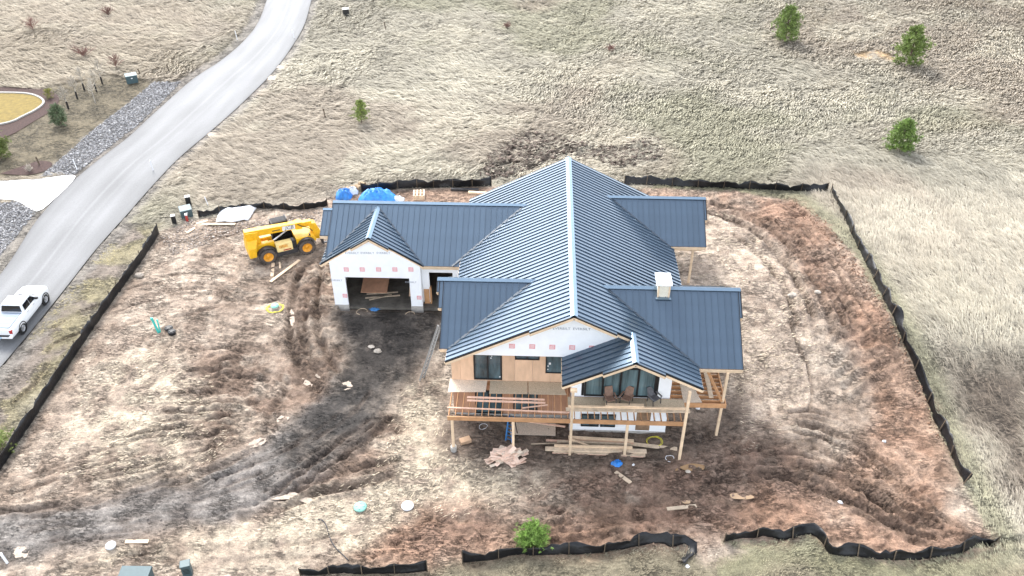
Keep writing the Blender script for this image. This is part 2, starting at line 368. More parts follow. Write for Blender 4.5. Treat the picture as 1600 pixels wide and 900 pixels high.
rut([(1110, 755), (1200, 745), (1290, 770), (1370, 815), (1450, 850)], .35, .15)
rut([(1180, 690), (1260, 690), (1340, 740), (1420, 800)], .3, .12)
rut([(1300, 640), (1350, 690), (1400, 740), (1450, 800)], .25, .1)
rut([(165, 472), (120, 490), (85, 512)], .15, .08, 0)
rut([(150, 512), (100, 530), (80, 545), (75, 570), (55, 600), (25, 628)], .15, .1, 0)
rut([(185, 455), (215, 447), (250, 440)], .15, .08, 0)
rut([(180, 490), (215, 475), (250, 470)], .15, .08, 0)
rut([(270, 497), (300, 490), (340, 480)], .25, .1, 0)
for k in range(5): rut([(300+k*14, 640-k*25), (345+k*10, 628-k*22), (400+k*8, 635-k*20)], .2, .08, 0)

def family(A, B, n, hw, dep, seed, tread=0):
    A, B = smooth_poly(gp(A), 5), smooth_poly(gp(B), 5); rg = np.random.default_rng(seed); m = 12
    def rs(p):
        d = np.r_[0, np.cumsum(np.hypot(*np.diff(p, axis=0).T))]; t = np.linspace(0, d[-1], m); return np.stack([np.interp(t, d, p[:, 0]), np.interp(t, d, p[:, 1])], 1)
    A, B = rs(A), rs(B)
    for k in range(n):
        t = (k+rg.uniform(.1, .9))/n; a, b = sorted(rg.choice(m+1, 2, replace=False)); b = min(m, max(b, a+5)); a = max(0, b-8) if b-a > 9 else a
        w_ = t+np.cumsum(rg.normal(0, .012, m)); P = A*(1-w_[:, None])+B*w_[:, None]; P = P[a:b]
        if len(P) > 2: RUTS.append((P, hw*rg.uniform(.7, 1.3), dep*rg.uniform(.6, 1.4), tread))
family([(400, 702), (300, 745), (120, 788), (-60, 806)], [(430, 630), (300, 655), (150, 690), (10, 760)], 20, .15, .11, 1)
family([(270, 400), (350, 400), (430, 420), (500, 400)], [(190, 540), (280, 520), (370, 545), (450, 545)], 20, .16, .10, 2)
family([(260, 560), (330, 545), (400, 560), (450, 590)], [(230, 690), (320, 690), (390, 660), (440, 640)], 14, .18, .13, 3)
family([(1108, 352), (1160, 378), (1210, 430), (1235, 500)], [(1112, 306), (1235, 335), (1330, 440), (1400, 580)], 16, .2, .14, 4, 1)
family([(1105, 760), (1200, 750), (1300, 780), (1400, 830), (1500, 850)], [(1180, 655), (1280, 630), (1380, 680), (1440, 740), (1490, 800)], 20, .22, .16, 5, 1)
family([(640, 650), (590, 690), (520, 735), (420, 800)], [(560, 600), (520, 650), (440, 700), (330, 745)], 14, .16, .10, 6, 1)
family([(560, 740), (500, 770), (380, 815), (100, 850)], [(440, 700), (330, 745), (180, 780), (0, 806)], 14, .15, .07, 7)
family([(700, 800), (850, 790), (1000, 780), (1100, 770)], [(680, 860), (850, 845), (1000, 830), (1110, 820)], 10, .18, .10, 8)
family([(100, 870), (250, 855), (400, 850), (560, 820)], [(100, 905), (250, 890), (400, 885), (560, 875)], 9, .15, .09, 9)
family([(470, 425), (458, 460), (455, 520), (470, 585)], [(515, 410), (508, 460), (510, 520), (535, 575)], 6, .2, .16, 10, 1)
for k in range(16):                                       # ripples across the red bank
    t = k/15; c0 = (1180+t*150, 330+t*300); c1 = (1235+t*165, 318+t*265); rut([c0, ((c0[0]+c1[0])/2, (c0[1]+c1[1])/2-6), c1], .24, .07, -1)

def site_w(x, y): return pmask(x, y, P_SITE, .5, .5, 2.5, 1)
def relief(x, y, sw):
    """clods, furrows and tyre ruts in the disturbed soil"""
    dz = np.zeros(x.shape)
    red = pmask(x, y, P_RED, 1., 1., 3, 2)
    heap = pmask(x, y, P_HEAP, .8, 1., 2.5, 3)
    mud = np.clip(pmask(x, y, P_MUDL, 1.5, 1.5, 3, 4)+pmask(x, y, P_MUDB, 1, 1., 3, 5)+pmask(x, y, P_REDMUD, 1.5, 1.5, 3, 6)+pmask(x, y, P_MUDG, 1, 1, 3, 7), 0, 1)
    n1 = fbm(x, y, 1.6, 4, 5)-.5; n2 = fbm(x, y, .55, 3, 8)-.5
    rid = 1-np.abs(2*fbm(x+y*.35, y*1.9-x*.5, 1.5, 4, 21)-1)          # ridged furrows
    rid2 = 1-np.abs(2*fbm(x*.8+y*.3, y*1.7-x*.6, .62, 3, 27)-1)
    clump = S((fbm(x, y, 3.5, 3, 29)-.38)/.2)
    dz += sw*(n1*.18+n2*.08)+sw*(rid-.75)*(.10+.28*mud+.26*red)+sw*clump*(rid2-.7)*(.17+.2*mud+.12*red)
    dz += mud*n2*.25+heap*((rid-.6)*.8+n1*.7+n2*.3)
    dz += red*(fbm(x, y, 2.2, 3, 33)-.5)*.42
    edge = pmask(x, y, P_RED, 1.6, .6, 2, 8)
    dz += 4*edge*(1-edge)*.12*(.4+n2*2)*S((x-8)/4)
    rut_dark = np.zeros(x.shape)  # darker colour along the rut hollows, stronger in deeper ruts
    for pts, hw, dep, tread in RUTS:
        lo, hi = pts.min(0)-1.5, pts.max(0)+1.5
        k = (x > lo[0]) & (x < hi[0]) & (y > lo[1]) & (y < hi[1])
        if not k.any(): continue
        wob = (vnoise(x[k]/.9, y[k]/.9, 77)-.5)*.22
        d, s, sg = dline(x[k], y[k], pts); q = np.abs(d*sg+wob)/hw
        prof = -np.exp(-q**2*1.4)+.65*np.exp(-((q-1.5)/.45)**2)
        if tread > 0: prof = prof+.3*np.exp(-q**2)*np.sin(s*2*math.pi/.32+sg*d*7)
        fade = S(.2+1.2*fbm(x[k], y[k], 1.8, 2, 13))
        dz[k] += dep*prof*fade; rut_dark[k] = np.maximum(rut_dark[k], np.exp(-q**2*.55)*fade*min(1, dep/.2)*(tread >= 0))
    return dz, red, heap, mud, rut_dark
def full_h(x, y):
    x, y = np.atleast_1d(np.asarray(x, float)), np.atleast_1d(np.asarray(y, float))
    sw = site_w(x, y); dz, *_ = relief(x, y, sw)
    return hbase(x, y)+dz
def gz(x, y): return float(full_h(x, y)[0])
def G(u, v):
    p = g(u, v); return Vector((p[0], p[1], gz(p[0], p[1])))

def mixc(c, col, m): return c+(np.array(col)[None, :]-c)*m[:, None]
def field_col(x, y):
    c = np.tile(np.array([.365, .335, .265]), (x.size, 1))
    n = fbm(x, y, 14, 4, 101); n2 = fbm(x, y, 6, 4, 111); n3 = fbm(x, y, 22, 3, 131)
    c = mixc(c, (.30, .285, .20), S((n-.48)/.16)*.75)              # greenish grey zones
    c = mixc(c, (.335, .275, .215), S((n3-.52)/.14)*.6)              # pinkish brown zones
    c = mixc(c, (.48, .44, .345), S((n2-.52)/.16)*.6)              # bleached zones
    right = S((x-17-.12*y)/4)*S((32-y)/8)
    c = mixc(c, (.47, .42, .33), right*.75)
    c = mixc(c, (.135, .10, .075), pmask(x, y, P_BROWN, 2., 1.5, 3, 9)*.85)
    left = S((-44-x)/4)
    c = mixc(c, (.335, .285, .215), left*.6)
    near = S((-7.5-y)/2)
    c = mixc(c, (.235, .20, .13), near*.85)
    ds, _, _ = dline(x, y, P_SITE, True); c = mixc(c, (.27, .26, .155), S((2.4-ds)/1.5)*(x > 8)*.65)
    return c*(0.86+.28*fbm(x, y, 1.2, 3, 121))[:, None]
def ground_col(x, y):
    sw = site_w(x, y); dz, red, heap, mud, rut_dark = relief(x, y, sw)
    c = field_col(x, y)*.82
    v = pmask(x, y, P_VERGE, 1., 1., 3, 10)
    vg = mixc(np.tile(np.array([.25, .215, .13]), (x.size, 1)), (.22, .18, .145), S((fbm(x, y, 2.5, 4, 140)-.45)/.15))
    c = c+(vg-c)*v[:, None]
    n = fbm(x, y, 3.2, 5, 150, .6); n2 = fbm(x, y, .9, 4, 160)
    base = mixc(np.tile(np.array([.37, .29, .222]), (x.size, 1)), (.275, .205, .152), S((n-.47)/.13)*.85)
    base = mixc(base, (.45, .375, .295), S((n2-.52)/.10)*.5)
    c = c+(base-c)*sw[:, None]
    pale = np.clip(pmask(x, y, P_STRAW1, 1.5, 1.5, 3, 11)+pmask(x, y, P_STRAW2, 1.2, 1.5, 3, 12)+.8*pmask(x, y, P_STRAWL, 2, 2, 3, 13), 0, 1)
    c = mixc(c, (.44, .37, .275), pale*S(.35+(n2-.35)*2.2))
    c = mixc(c, (.48, .385, .30), pmask(x, y, P_PALER, 1.2, 1., 2.5, 14)*S(.35+(n2-.35)*2.4))
    c = mixc(c, (.205, .138, .098), np.clip(mud, 0, 1)*S((fbm(x, y, 1.3, 4, 170)-.34)/.2)*.85)
    rc = mixc(np.tile(np.array([.32, .188, .122]), (x.size, 1)), (.235, .138, .088), S((fbm(x, y, 2., 4, 180)-.45)/.18))
    rc = mixc(rc, (.40, .265, .185), S((fbm(x, y, 2.8, 4, 185)-.53)/.14)*.75)
    c = c+(rc-c)*(np.clip(red, 0, 1)*.85*S(.6+(n-.3)*1.6))[:, None]
    c = mixc(c, (.235, .148, .105), pmask(x, y, P_REDMUD, 1.5, 1.5, 3, 15)*.75*S((n2-.3)/.25))
    c = mixc(c, (.30, .19, .13), pmask(x, y, P_REDBEH, .5, .5, 2, 16)*.8)
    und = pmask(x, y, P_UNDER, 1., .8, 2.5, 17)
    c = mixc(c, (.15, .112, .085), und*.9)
    dr = pmask(x, y, P_DRIVE, .8, .8, 2.5, 18)
    dc = mixc(np.tile(np.array([.225, .205, .185]), (x.size, 1)), (.135, .12, .108), S((fbm(x+y, y-x, 2., 4, 190)-.45)/.2))
    c = c+(dc-c)*(dr*.95)[:, None]
    dk = pmask(x, y, P_DARK, 1., .9, 2.5, 19)
    kc = mixc(np.tile(np.array([.042, .037, .033]), (x.size, 1)), (.115, .096, .08), S((fbm(x, y, 1.5, 5, 200, .6)-.5)/.16))
    c = c+(kc-c)*(dk*.95)[:, None]
    c = mixc(c, (.12, .095, .075), heap*S((fbm(x, y, 1.1, 4, 210)-.38)/.16)*.9)
    c = mixc(c, (.125, .087, .064), rut_dark*.72*np.clip(sw+v, 0, 1))
    yd = pmask(x, y, P_YARD, 1, .8, 3, 20)
    c = mixc(c, (.145, .118, .072), yd*.9)
    c = mixc(c, (.18, .175, .17), np.clip(pmask(x, y, P_GRAV1, .4, .4, 1.5, 21)+pmask(x, y, P_GRAV2, .4, .4, 1.5, 22), 0, 1)*.9)
    c = mixc(c, (.52, .36, .20), pmask(x, y, P_SAND, .6, .8, 2, 23)*S((n2-.35)/.2))
    d, _, _ = dline(x, y, P_ROAD, True)
    k = S((1.8-d+(n2-.5)*1.5)/1.2)*(x < 0)
    c = mixc(c, (.20, .18, .16), k*.7)                               # gravel shoulder
    c = c*(.8+.4*n2)[:, None]
    lum = c.mean(1, keepdims=True); c = np.where(sw[:, None] > .5, lum+(c-lum)*.97, c)*np.where(sw > .5, .96, .86)[:, None]
    return np.clip(c, .01, .9), dz
def axis(lo, hi, step, out_lo, out_hi, f=1.16, mid=None):
    a = list(np.arange(lo, hi+1e-6, step)); s = step; q = hi
    while q < out_hi:
        s = min(s*f, mid) if (mid and q < 110) else s*f
        q += s; a.append(q)
    s = step; q = lo; b = []
    while q > out_lo:
        s *= f; q -= s; b.append(q)
    return np.array(b[::-1]+a)
gx = axis(-47, 34, .13, -1800, 1800, 1.14); gy = axis(-15, 34, .13, -300, 2400, 1.10, .55)
X, Y = np.meshgrid(gx, gy); xf, yf = X.ravel(), Y.ravel()
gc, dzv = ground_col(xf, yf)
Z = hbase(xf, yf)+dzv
Z[inside(xf, yf, P_ROAD)] -= .12
hin = inside(xf, yf, P_HOUSE); Z[hin] = np.minimum(Z[hin], -3.2)
gin = inside(xf, yf, P_GARAGE); Z[gin] = np.minimum(Z[gin], -1.85)
nx, ny = len(gx), len(gy); idx = np.arange(nx*ny).reshape(ny, nx)
T = np.stack([idx[:-1, :-1], idx[:-1, 1:], idx[1:, 1:], idx[1:, :-1]], -1).reshape(-1, 4)
def ground_material():
    m = bpy.data.materials.new('soil_and_dry_grass'); m.use_nodes = True; n = m.node_tree.nodes; l = m.node_tree.links
    b = n['Principled BSDF']; b.inputs['Roughness'].default_value = .85; b.inputs['Specular IOR Level'].default_value = .3
    at = n.new('ShaderNodeAttribute'); at.attribute_name = 'Col'
    tc = n.new('ShaderNodeTexCoord')
    def noise(sc, det, st=(1, 1, 1), rot=0):
        mp = n.new('ShaderNodeMapping'); mp.inputs['Scale'].default_value = st; mp.inputs['Rotation'].default_value = (0, 0, rot); l.new(tc.outputs['Object'], mp.inputs[0])
        q = n.new('ShaderNodeTexNoise'); q.inputs['Scale'].default_value = sc; q.inputs['Detail'].default_value = det; q.inputs['Roughness'].default_value = .7
        l.new(mp.outputs[0], q.inputs['Vector']); return q.outputs[0]
    a, c2, c3 = noise(2.6, 9), noise(2.2, 6, (1, 3.4, 1), .42), noise(11., 4)
    def rng(s, lo, hi):
        q = n.new('ShaderNodeMapRange'); q.inputs[1].default_value = .3; q.inputs[2].default_value = .7; q.inputs[3].default_value = lo; q.inputs[4].default_value = hi; l.new(s, q.inputs[0]); return q.outputs[0]
    def mul(p, q):
        z = n.new('ShaderNodeMath'); z.operation = 'MULTIPLY'; l.new(p, z.inputs[0]); l.new(q, z.inputs[1]); return z.outputs[0]
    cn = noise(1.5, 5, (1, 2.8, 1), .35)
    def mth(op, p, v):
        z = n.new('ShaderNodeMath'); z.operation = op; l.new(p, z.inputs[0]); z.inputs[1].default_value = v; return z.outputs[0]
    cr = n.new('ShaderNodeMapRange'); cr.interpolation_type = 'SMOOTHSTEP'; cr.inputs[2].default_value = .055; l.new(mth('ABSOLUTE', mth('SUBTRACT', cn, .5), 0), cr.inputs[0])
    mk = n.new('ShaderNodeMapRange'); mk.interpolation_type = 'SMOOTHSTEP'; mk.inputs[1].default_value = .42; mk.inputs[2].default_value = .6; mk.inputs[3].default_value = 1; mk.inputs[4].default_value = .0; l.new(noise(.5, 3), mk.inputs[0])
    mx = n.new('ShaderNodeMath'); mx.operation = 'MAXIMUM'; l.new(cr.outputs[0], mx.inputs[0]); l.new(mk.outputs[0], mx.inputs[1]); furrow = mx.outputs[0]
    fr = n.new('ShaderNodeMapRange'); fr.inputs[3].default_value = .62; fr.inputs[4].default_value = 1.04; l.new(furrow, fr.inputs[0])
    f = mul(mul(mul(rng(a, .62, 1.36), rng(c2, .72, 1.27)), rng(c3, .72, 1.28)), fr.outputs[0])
    vm = n.new('ShaderNodeVectorMath'); vm.operation = 'SCALE'; l.new(at.outputs['Color'], vm.inputs[0]); l.new(f, vm.inputs['Scale'])
    l.new(vm.outputs[0], b.inputs['Base Color'])
    bp = n.new('ShaderNodeBump'); bp.inputs['Strength'].default_value = 1.; bp.inputs['Distance'].default_value = .16; l.new(a, bp.inputs['Height'])
    b2 = n.new('ShaderNodeBump'); b2.inputs['Strength'].default_value = .7; b2.inputs['Distance'].default_value = .05; l.new(c3, b2.inputs['Height']); l.new(bp.outputs[0], b2.inputs['Normal'])
    b3 = n.new('ShaderNodeBump'); b3.inputs['Strength'].default_value = .9; b3.inputs['Distance'].default_value = .12; l.new(furrow, b3.inputs['Height']); l.new(b2.outputs[0], b3.inputs['Normal'])
    l.new(b3.outputs[0], b.inputs['Normal']); return m
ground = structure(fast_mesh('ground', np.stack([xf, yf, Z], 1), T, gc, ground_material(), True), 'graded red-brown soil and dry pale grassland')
ground.data.polygons.foreach_set('use_smooth', [True]*len(ground.data.polygons))
del X, Y, gc, dzv

# road: a crowned strip between its two edges
def road():
    n = 90
    def resample(p):
        d = np.r_[0, np.cumsum(np.hypot(*np.diff(p, axis=0).T))]; t = np.linspace(0, d[-1], n)
        return np.stack([np.interp(t, d, p[:, 0]), np.interp(t, d, p[:, 1])], 1)
    A, B = resample(ROAD_L), resample(ROAD_R); m = 33; V, C = [], []
    for i in range(n):
        za, zb = hbase(A[i, 0], A[i, 1]), hbase(B[i, 0], B[i, 1])
        for j in range(m):
            t = j/(m-1); p = A[i]*(1-t)+B[i]*t; V.append((p[0], p[1], za*(1-t)+zb*t+.03+.08*(1-(2*t-1)**2)))
            lane = math.exp(-((t-.27)/.09)**2)+math.exp(-((t-.73)/.09)**2)
            ctr = math.exp(-((t-.5)/.015)**2)+.6*math.exp(-((t-.62)/.02)**2)
            k = .15+.035*lane+.035*ctr+.05*(fbm(np.array([p[0]*2.5]), np.array([p[1]*.18]), 1., 3, 300)[0]-.5)+.05*(fbm(np.array([p[0]]), np.array([p[1]]), 4., 3, 310)[0]-.5)
            k += .03*S((p[1]-25)/40)  # far stretch made paler in the colour, standing for sky glare
            edge = max(0, 1-min(t, 1-t)/.05); k *= 1-.3*edge
            C.append((k*.985, k*1.0, k*1.015))
    V = np.array(V); id_ = np.arange(n*m).reshape(n, m)
    T = np.stack([id_[:-1, :-1], id_[:-1, 1:], id_[1:, 1:], id_[1:, :-1]], -1).reshape(-1, 4)
    o = fast_mesh('road', V, T[:, ::-1], np.array(C), 'asphalt', True); structure(o, 'pale grey asphalt road curving up the left side')
    o.data.polygons.foreach_set('use_smooth', [True]*len(o.data.polygons))
road()
def patch(name, px, m, lift=.03, n=40, label=None, rag=0, cen=None, sub=6):
    """flat sheet laid on the ground inside a smooth outline"""
    P = np.array(gp(px)); P = np.vstack([P, P[:1]]); Q = smooth_poly(P, sub)[:-1]; c = Q.mean(0)
    if rag: Q = c+(Q-c)*(1+rag*(RNG.random((len(Q), 1))-.5))
    mb = MB(); rings = 5; vs = []
    for r in range(rings):
        t = (r+1)/rings
        vs += [tuple(c+(q-c)*t) for q in Q]
    vs = np.array([tuple(c)]+vs); z = hbase(vs[:, 0], vs[:, 1])+lift
    if lift < .02: hh = full_h(vs[:, 0], vs[:, 1]); z = np.full(len(vs), np.percentile(hh, 52)+.015)+(hbase(vs[:, 0], vs[:, 1])-hbase(*c))
    k = len(Q); fs = [(0, 1+i, 1+(i+1) % k) for i in range(k)]
    for r in range(rings-1): fs += [(1+r*k+i, 1+(r+1)*k+i, 1+(r+1)*k+(i+1) % k, 1+r*k+(i+1) % k) for i in range(k)]
    mb.add(np.c_[vs, z], fs); o = mb.build(name, m, None, True); structure(o, label); return o
P_CDR = [(-90, 284), (0, 283), (60, 280), (114, 274), (112, 286), (85, 312), (58, 331), (30, 316), (0, 312), (-90, 312)]
patch('concrete_driveway', [(-90, 284), (0, 283), (60, 280), (114, 274), (112, 286), (85, 312), (58, 331), (30, 316), (0, 312), (-90, 312)], 'whiteconc', .06, label='bright white concrete driveway of the neighbour', sub=3)
patch('mulch_bed', [(-60, 134), (30, 137), (70, 140), (92, 152), (84, 170), (50, 192), (10, 214), (-60, 232)], 'mulch', .04, label='dark mulch bed round the yellow lawn')
patch('lawn', [(-70, 147), (0, 147), (45, 149), (66, 158), (60, 168), (35, 182), (8, 193), (-70, 205)], 'lawn', .09, label='yellowing oval lawn patch behind the kerb')
patch('mulch_island', [(0, 272), (30, 262), (62, 252), (82, 256), (70, 268), (40, 274)], 'mulch', .05, label='dark mulch island beside the grey gravel')
def kerb():
    Q = smooth_poly(gp([(-70, 146), (0, 146), (46, 148), (68, 158), (62, 169), (36, 183), (8, 194), (-70, 206)]), 5); mb = MB()
    for a, b in zip(Q[:-1], Q[1:]):
        mb.beam((*a, hbase(*a)+.08), (*b, hbase(*b)+.08), .22, .2)
    structure(mb.build('lawn_kerb', 'concrete'), 'pale concrete kerb round the oval lawn')
kerb()
PUD = [((1062, 730), (1080, 725), (1100, 728), (1098, 735), (1080, 737), (1066, 734)), ((1064, 783), (1076, 783), (1078, 788), (1068, 788)),
       ((1140, 772), (1160, 770), (1178, 776), (1170, 780), (1145, 779)), ((1052, 732), (1058, 730), (1060, 734), (1054, 735))]
for q in PUD: patch('puddle', q, 'puddle', .015, label='ochre muddy puddle in the red mud')
PALE = [((388, 694), (400, 687), (416, 686), (412, 694), (398, 700), (390, 699)), ((424, 778), (450, 768), (480, 776), (498, 786), (480, 786), (455, 775), (430, 780)), ((22, 857), (34, 854), (45, 857), (40, 870), (26, 871), (21, 865)),
        ((432, 656), (440, 650), (446, 651), (436, 661)), ((446, 653), (452, 648), (452, 655), (448, 658)), ((532, 600), (546, 596), (550, 604), (538, 610)), ((466, 585), (478, 590), (492, 600), (488, 604), (470, 594)),
        ((420, 118), (432, 119), (430, 124), (418, 125)), ((430, 102), (450, 103), (448, 107), (434, 107)), ((323, 207), (343, 208), (340, 213), (326, 213)), ((488, 577), (498, 582), (502, 588), (494, 586)), ((452, 478), (459, 486), (460, 505), (455, 508), (451, 492))]
for q in PALE: patch('puddle', q, 'puddlepale', .015, rag=.3, label='pale silty puddle reflecting the sky')
# ------------------------------------------------------------------ loose rock, clods, dry grass (uncountable stuff)
def rocks(name, polys, n, smin, smax, m, colf, label, cat, sel=None, pix=None):
    V, Tt, C = [], [], []; ico = np.array([(1, 0, 0), (-1, 0, 0), (0, 1, 0), (0, -1, 0), (0, 0, 1), (0, 0, -1)], float)
    tri = np.array([(0, 2, 4), (2, 1, 4), (1, 3, 4), (3, 0, 4), (2, 0, 5), (1, 2, 5), (3, 1, 5), (0, 3, 5)])
    pts = []
    area = [abs(np.sum(p[:, 0]*np.roll(p[:, 1], 1)-p[:, 1]*np.roll(p[:, 0], 1)))/2 for p in polys]
    for p, a in zip(polys, area):
        k = int(n*a/sum(area)); lo, hi = p.min(0), p.max(0); q = RNG.uniform(lo, hi, (k*4, 2)); q = q[inside(q[:, 0], q[:, 1], p)][:k]; pts.append(q)
    q = np.vstack(pts)
    if sel is not None: q = q[sel(q[:, 0], q[:, 1])]
    z = full_h(q[:, 0], q[:, 1]); k = len(q); s = smin*(smax/smin)**(RNG.random(k)**1.8)
    A = RNG.normal(size=(k, 3, 3)); Qr, _ = np.linalg.qr(A)
    sc = s[:, None]*RNG.uniform(.6, 1.2, (k, 3)); vv = (ico[None]*RNG.uniform(.75, 1.25, (k, 6, 1)))*sc[:, None, :]
    vv = np.einsum('kij,kpj->kpi', Qr, vv); vv[:, :, 2] *= .75
    vv += np.c_[q, z+s*.25][:, None, :]
    Tt = (tri[None]+6*np.arange(k)[:, None, None]).reshape(-1, 3); c = colf(q[:, 0], q[:, 1], k)
    return stuff(fast_mesh(name, vv.reshape(-1, 3), Tt, np.repeat(c, 6, 0), m), label, cat)
rocks('crushed_rock', [P_GRAV1, P_GRAV2], 15000, .045, .15, 'gravel', lambda x, y, k: np.array([[.25, .245, .245]])*RNG.uniform(.5, 1.6, (k, 1)), 'bank of grey crushed rock along the road', 'gravel', sel=lambda x, y: ~inside(x, y, P_ROAD) & (x > -70))
P_ROCKL = gp([(250, 372), (300, 340), (330, 350), (420, 345), (500, 325), (510, 350), (400, 352), (330, 380), (270, 400)])
rocks('gravel_spill', [P_ROCKL], 1500, .03, .12, 'gravel', lambda x, y, k: np.array([[.42, .36, .31]])*RNG.uniform(.5, 1.4, (k, 1)), 'spilled pale gravel by the white tarp', 'gravel')
def clodcol(x, y, k): return ground_col(x, y)[0]*RNG.uniform(.75, 1.3, (k, 1))
rocks('soil_clods', [P_SITE], 22000, .025, .10, 'clod', clodcol, 'scattered clods of soil over the graded site', 'soil', sel=lambda x, y: ~inside(x, y, P_HOUSE) & ~inside(x, y, P_GARAGE) & (fbm(x, y, 2.5, 4, 400) > .54))
rocks('dug_soil_clods', [P_HEAP], 1500, .06, .28, 'clod', lambda x, y, k: np.array([[.13, .10, .08]])*RNG.uniform(.5, 1.6, (k, 1)), 'heaps of dug dark soil behind the house', 'soil')
P_REDEDGE = gp([(1240, 310), (1290, 345), (1345, 415), (1400, 510), (1445, 605), (1480, 695), (1465, 690), (1425, 600), (1380, 510), (1325, 420), (1275, 360), (1235, 320)])
rocks('red_clods', [P_REDEDGE], 1300, .025, .11, 'clod', lambda x, y, k: np.array([[.22, .132, .085]])*RNG.uniform(.6, 1.4, (k, 1)), 'line of red clods at the foot of the bank', 'soil')

P_CDRW = gp(P_CDR)
def grass(name, n, pxlo, label, blades, keep, L=(.25, .7), Wd=(.02, .05), colf=field_col, lodge=(12, 45), cat='dry grass'):
    """lodged tufts laid along a slow flow, scattered evenly over the picture-side field"""
    x0, x1, y0, y1 = pxlo; q = RNG.uniform((x0, y0), (x1, y1), (n, 2)); q = q[keep(q[:, 0], q[:, 1])]
    x, y = q[:, 0], q[:, 1]; z = full_h(x, y); k = len(x)
    clump = fbm(x, y, .9, 3, 500)
    th = math.radians(205)+(fbm(x, y, 9, 3, 510)-.5)*2.2+(fbm(x, y, 1.6, 2, 520)-.5)*.9
    V, C = [], []
    base = colf(x, y)
    rt_ = S((x-16-.1*y)/4)*S((40-y)/12); th = th*(1-rt_)+rt_*(math.radians(100)+(fbm(x, y, 5, 3, 530)-.5)*1.6)
    ds, _, _ = dline(x, y, P_SITE, True); short = (.35+.65*S((ds-1.2)/2.))*(1-.55*S((-8-y)/2))
    for b in range(blades):
        t = th+RNG.normal(0, .22, k); l = RNG.uniform(*L, k)*(.55+.9*clump)*short; el = np.radians(RNG.uniform(*lodge, k)); w_ = RNG.uniform(*Wd, k)
        ox, oy = RNG.normal(0, .07, k), RNG.normal(0, .07, k)
        dx, dy = np.cos(t), np.sin(t); nxv, nyv = -dy*w_, dx*w_
        p0 = np.stack([x+ox, y+oy, z-.02], 1); m_ = p0+np.stack([dx*np.cos(el)*l*.55, dy*np.cos(el)*l*.55, np.sin(el)*l*.6], 1)
        e = m_+np.stack([dx*l*.45, dy*l*.45, -np.sin(el)*l*.12*RNG.random(k)], 1); s_ = np.stack([nxv, nyv, np.zeros(k)], 1)
        V.append(np.stack([p0-s_*.6, p0+s_*.6, m_+s_, m_-s_, e], 1))
        c = base*RNG.uniform(.85, 1.4, (k, 1)); C.append(np.stack([c]*5, 1))
    V = np.stack(V, 1).reshape(-1, 3); C = np.stack(C, 1).reshape(-1, 3); m = k*blades
    o5 = 5*np.arange(m)[:, None]; T3 = np.stack([o5+np.array([0, 1, 2]), o5+np.array([0, 2, 3]), o5+np.array([3, 2, 4])], 1).reshape(-1, 3)
    return stuff(fast_mesh(name, V, T3, np.clip(C, 0, .85), 'grass'), label, cat)
def in_view(x, y):
    P = np.stack([x, y, hbase(x, y)], 1)-CP; d = P@CF
    u = 800+CAM['f']*(P@CR)/d; v = 450-CAM['f']*(P@CU)/d
    return (u > -120) & (u < 1720) & (v > -70) & (v < 1000)
def open_field(x, y):
    k = in_view(x, y) & ~inside(x, y, P_ROAD) & ~inside(x, y, P_SITE) & ~inside(x, y, P_YARD) & ~inside(x, y, P_GRAV1) & ~inside(x, y, P_GRAV2) & ~inside(x, y, P_VERGE) & ~inside(x, y, P_CDRW)
    d, _, _ = dline(x, y, P_ROAD, True); k &= (d > 1.2) | (x > 0)
    hp = pmask(x, y, P_HEAP, .5, 1., 2.5, 3); k &= (hp < .4) | (RNG.random(x.shape) < .15)
    sd = pmask(x, y, P_SAND, .6, .8, 2, 23); k &= sd < .5
    br = pmask(x, y, P_BROWN, 2., 1.5, 3, 9); k &= RNG.random(x.shape) > br*.9
    return k
fade_out = lambda x, y: open_field(x, y) & (RNG.random(x.shape) > S((y-28)/20))
fade_in = lambda x, y: open_field(x, y) & (RNG.random(x.shape) < S((y-24)/20))
grass('dry_grass', 285000, (-60, 66, -16, 48), 'tall bleached dry grass around the building plot', 4, fade_out, (.35, 1.0), (.008, .02), lodge=(15, 50))
grass('dry_grass_slope', 235000, (-88, 72, 24, 100), 'dry pale grass covering the slope behind', 2, fade_in, (.4, 1.15), (.02, .05))
def verge_col(x, y): return np.array([[.30, .255, .14]])*RNG.uniform(.6, 1.3, (len(x), 1))
grass('verge_grass', 26000, (-46, -20, -16, 28), 'short olive grass on the verge between road and fence', 2, lambda x, y: inside(x, y, P_VERGE) & ~inside(x, y, P_ROAD) & (fbm(x, y, 2.5, 4, 140) < .52), (.1, .3), (.012, .03), verge_col)
P_STRAWALL = [P_STRAW1, P_STRAW2, P_STRAWL, P_PALER]
def straw_keep(x, y):
    k = np.zeros(x.shape, bool)
    for p in P_STRAWALL: k |= pmask(x, y, p, 1.2, 1.5, 3, 11) > .5
    return k & (fbm(x, y, .9, 4, 160) > .42) & ~inside(x, y, P_HOUSE)
def straw_col(x, y): return np.array([[.50, .42, .31]])*RNG.uniform(.7, 1.3, (len(x), 1))
grass('straw_litter', 70000, (-34, 20, -14, 24), 'trampled straw litter lying on the graded soil', 1, straw_keep, (.12, .4), (.010, .022), straw_col, (2, 14), 'straw')

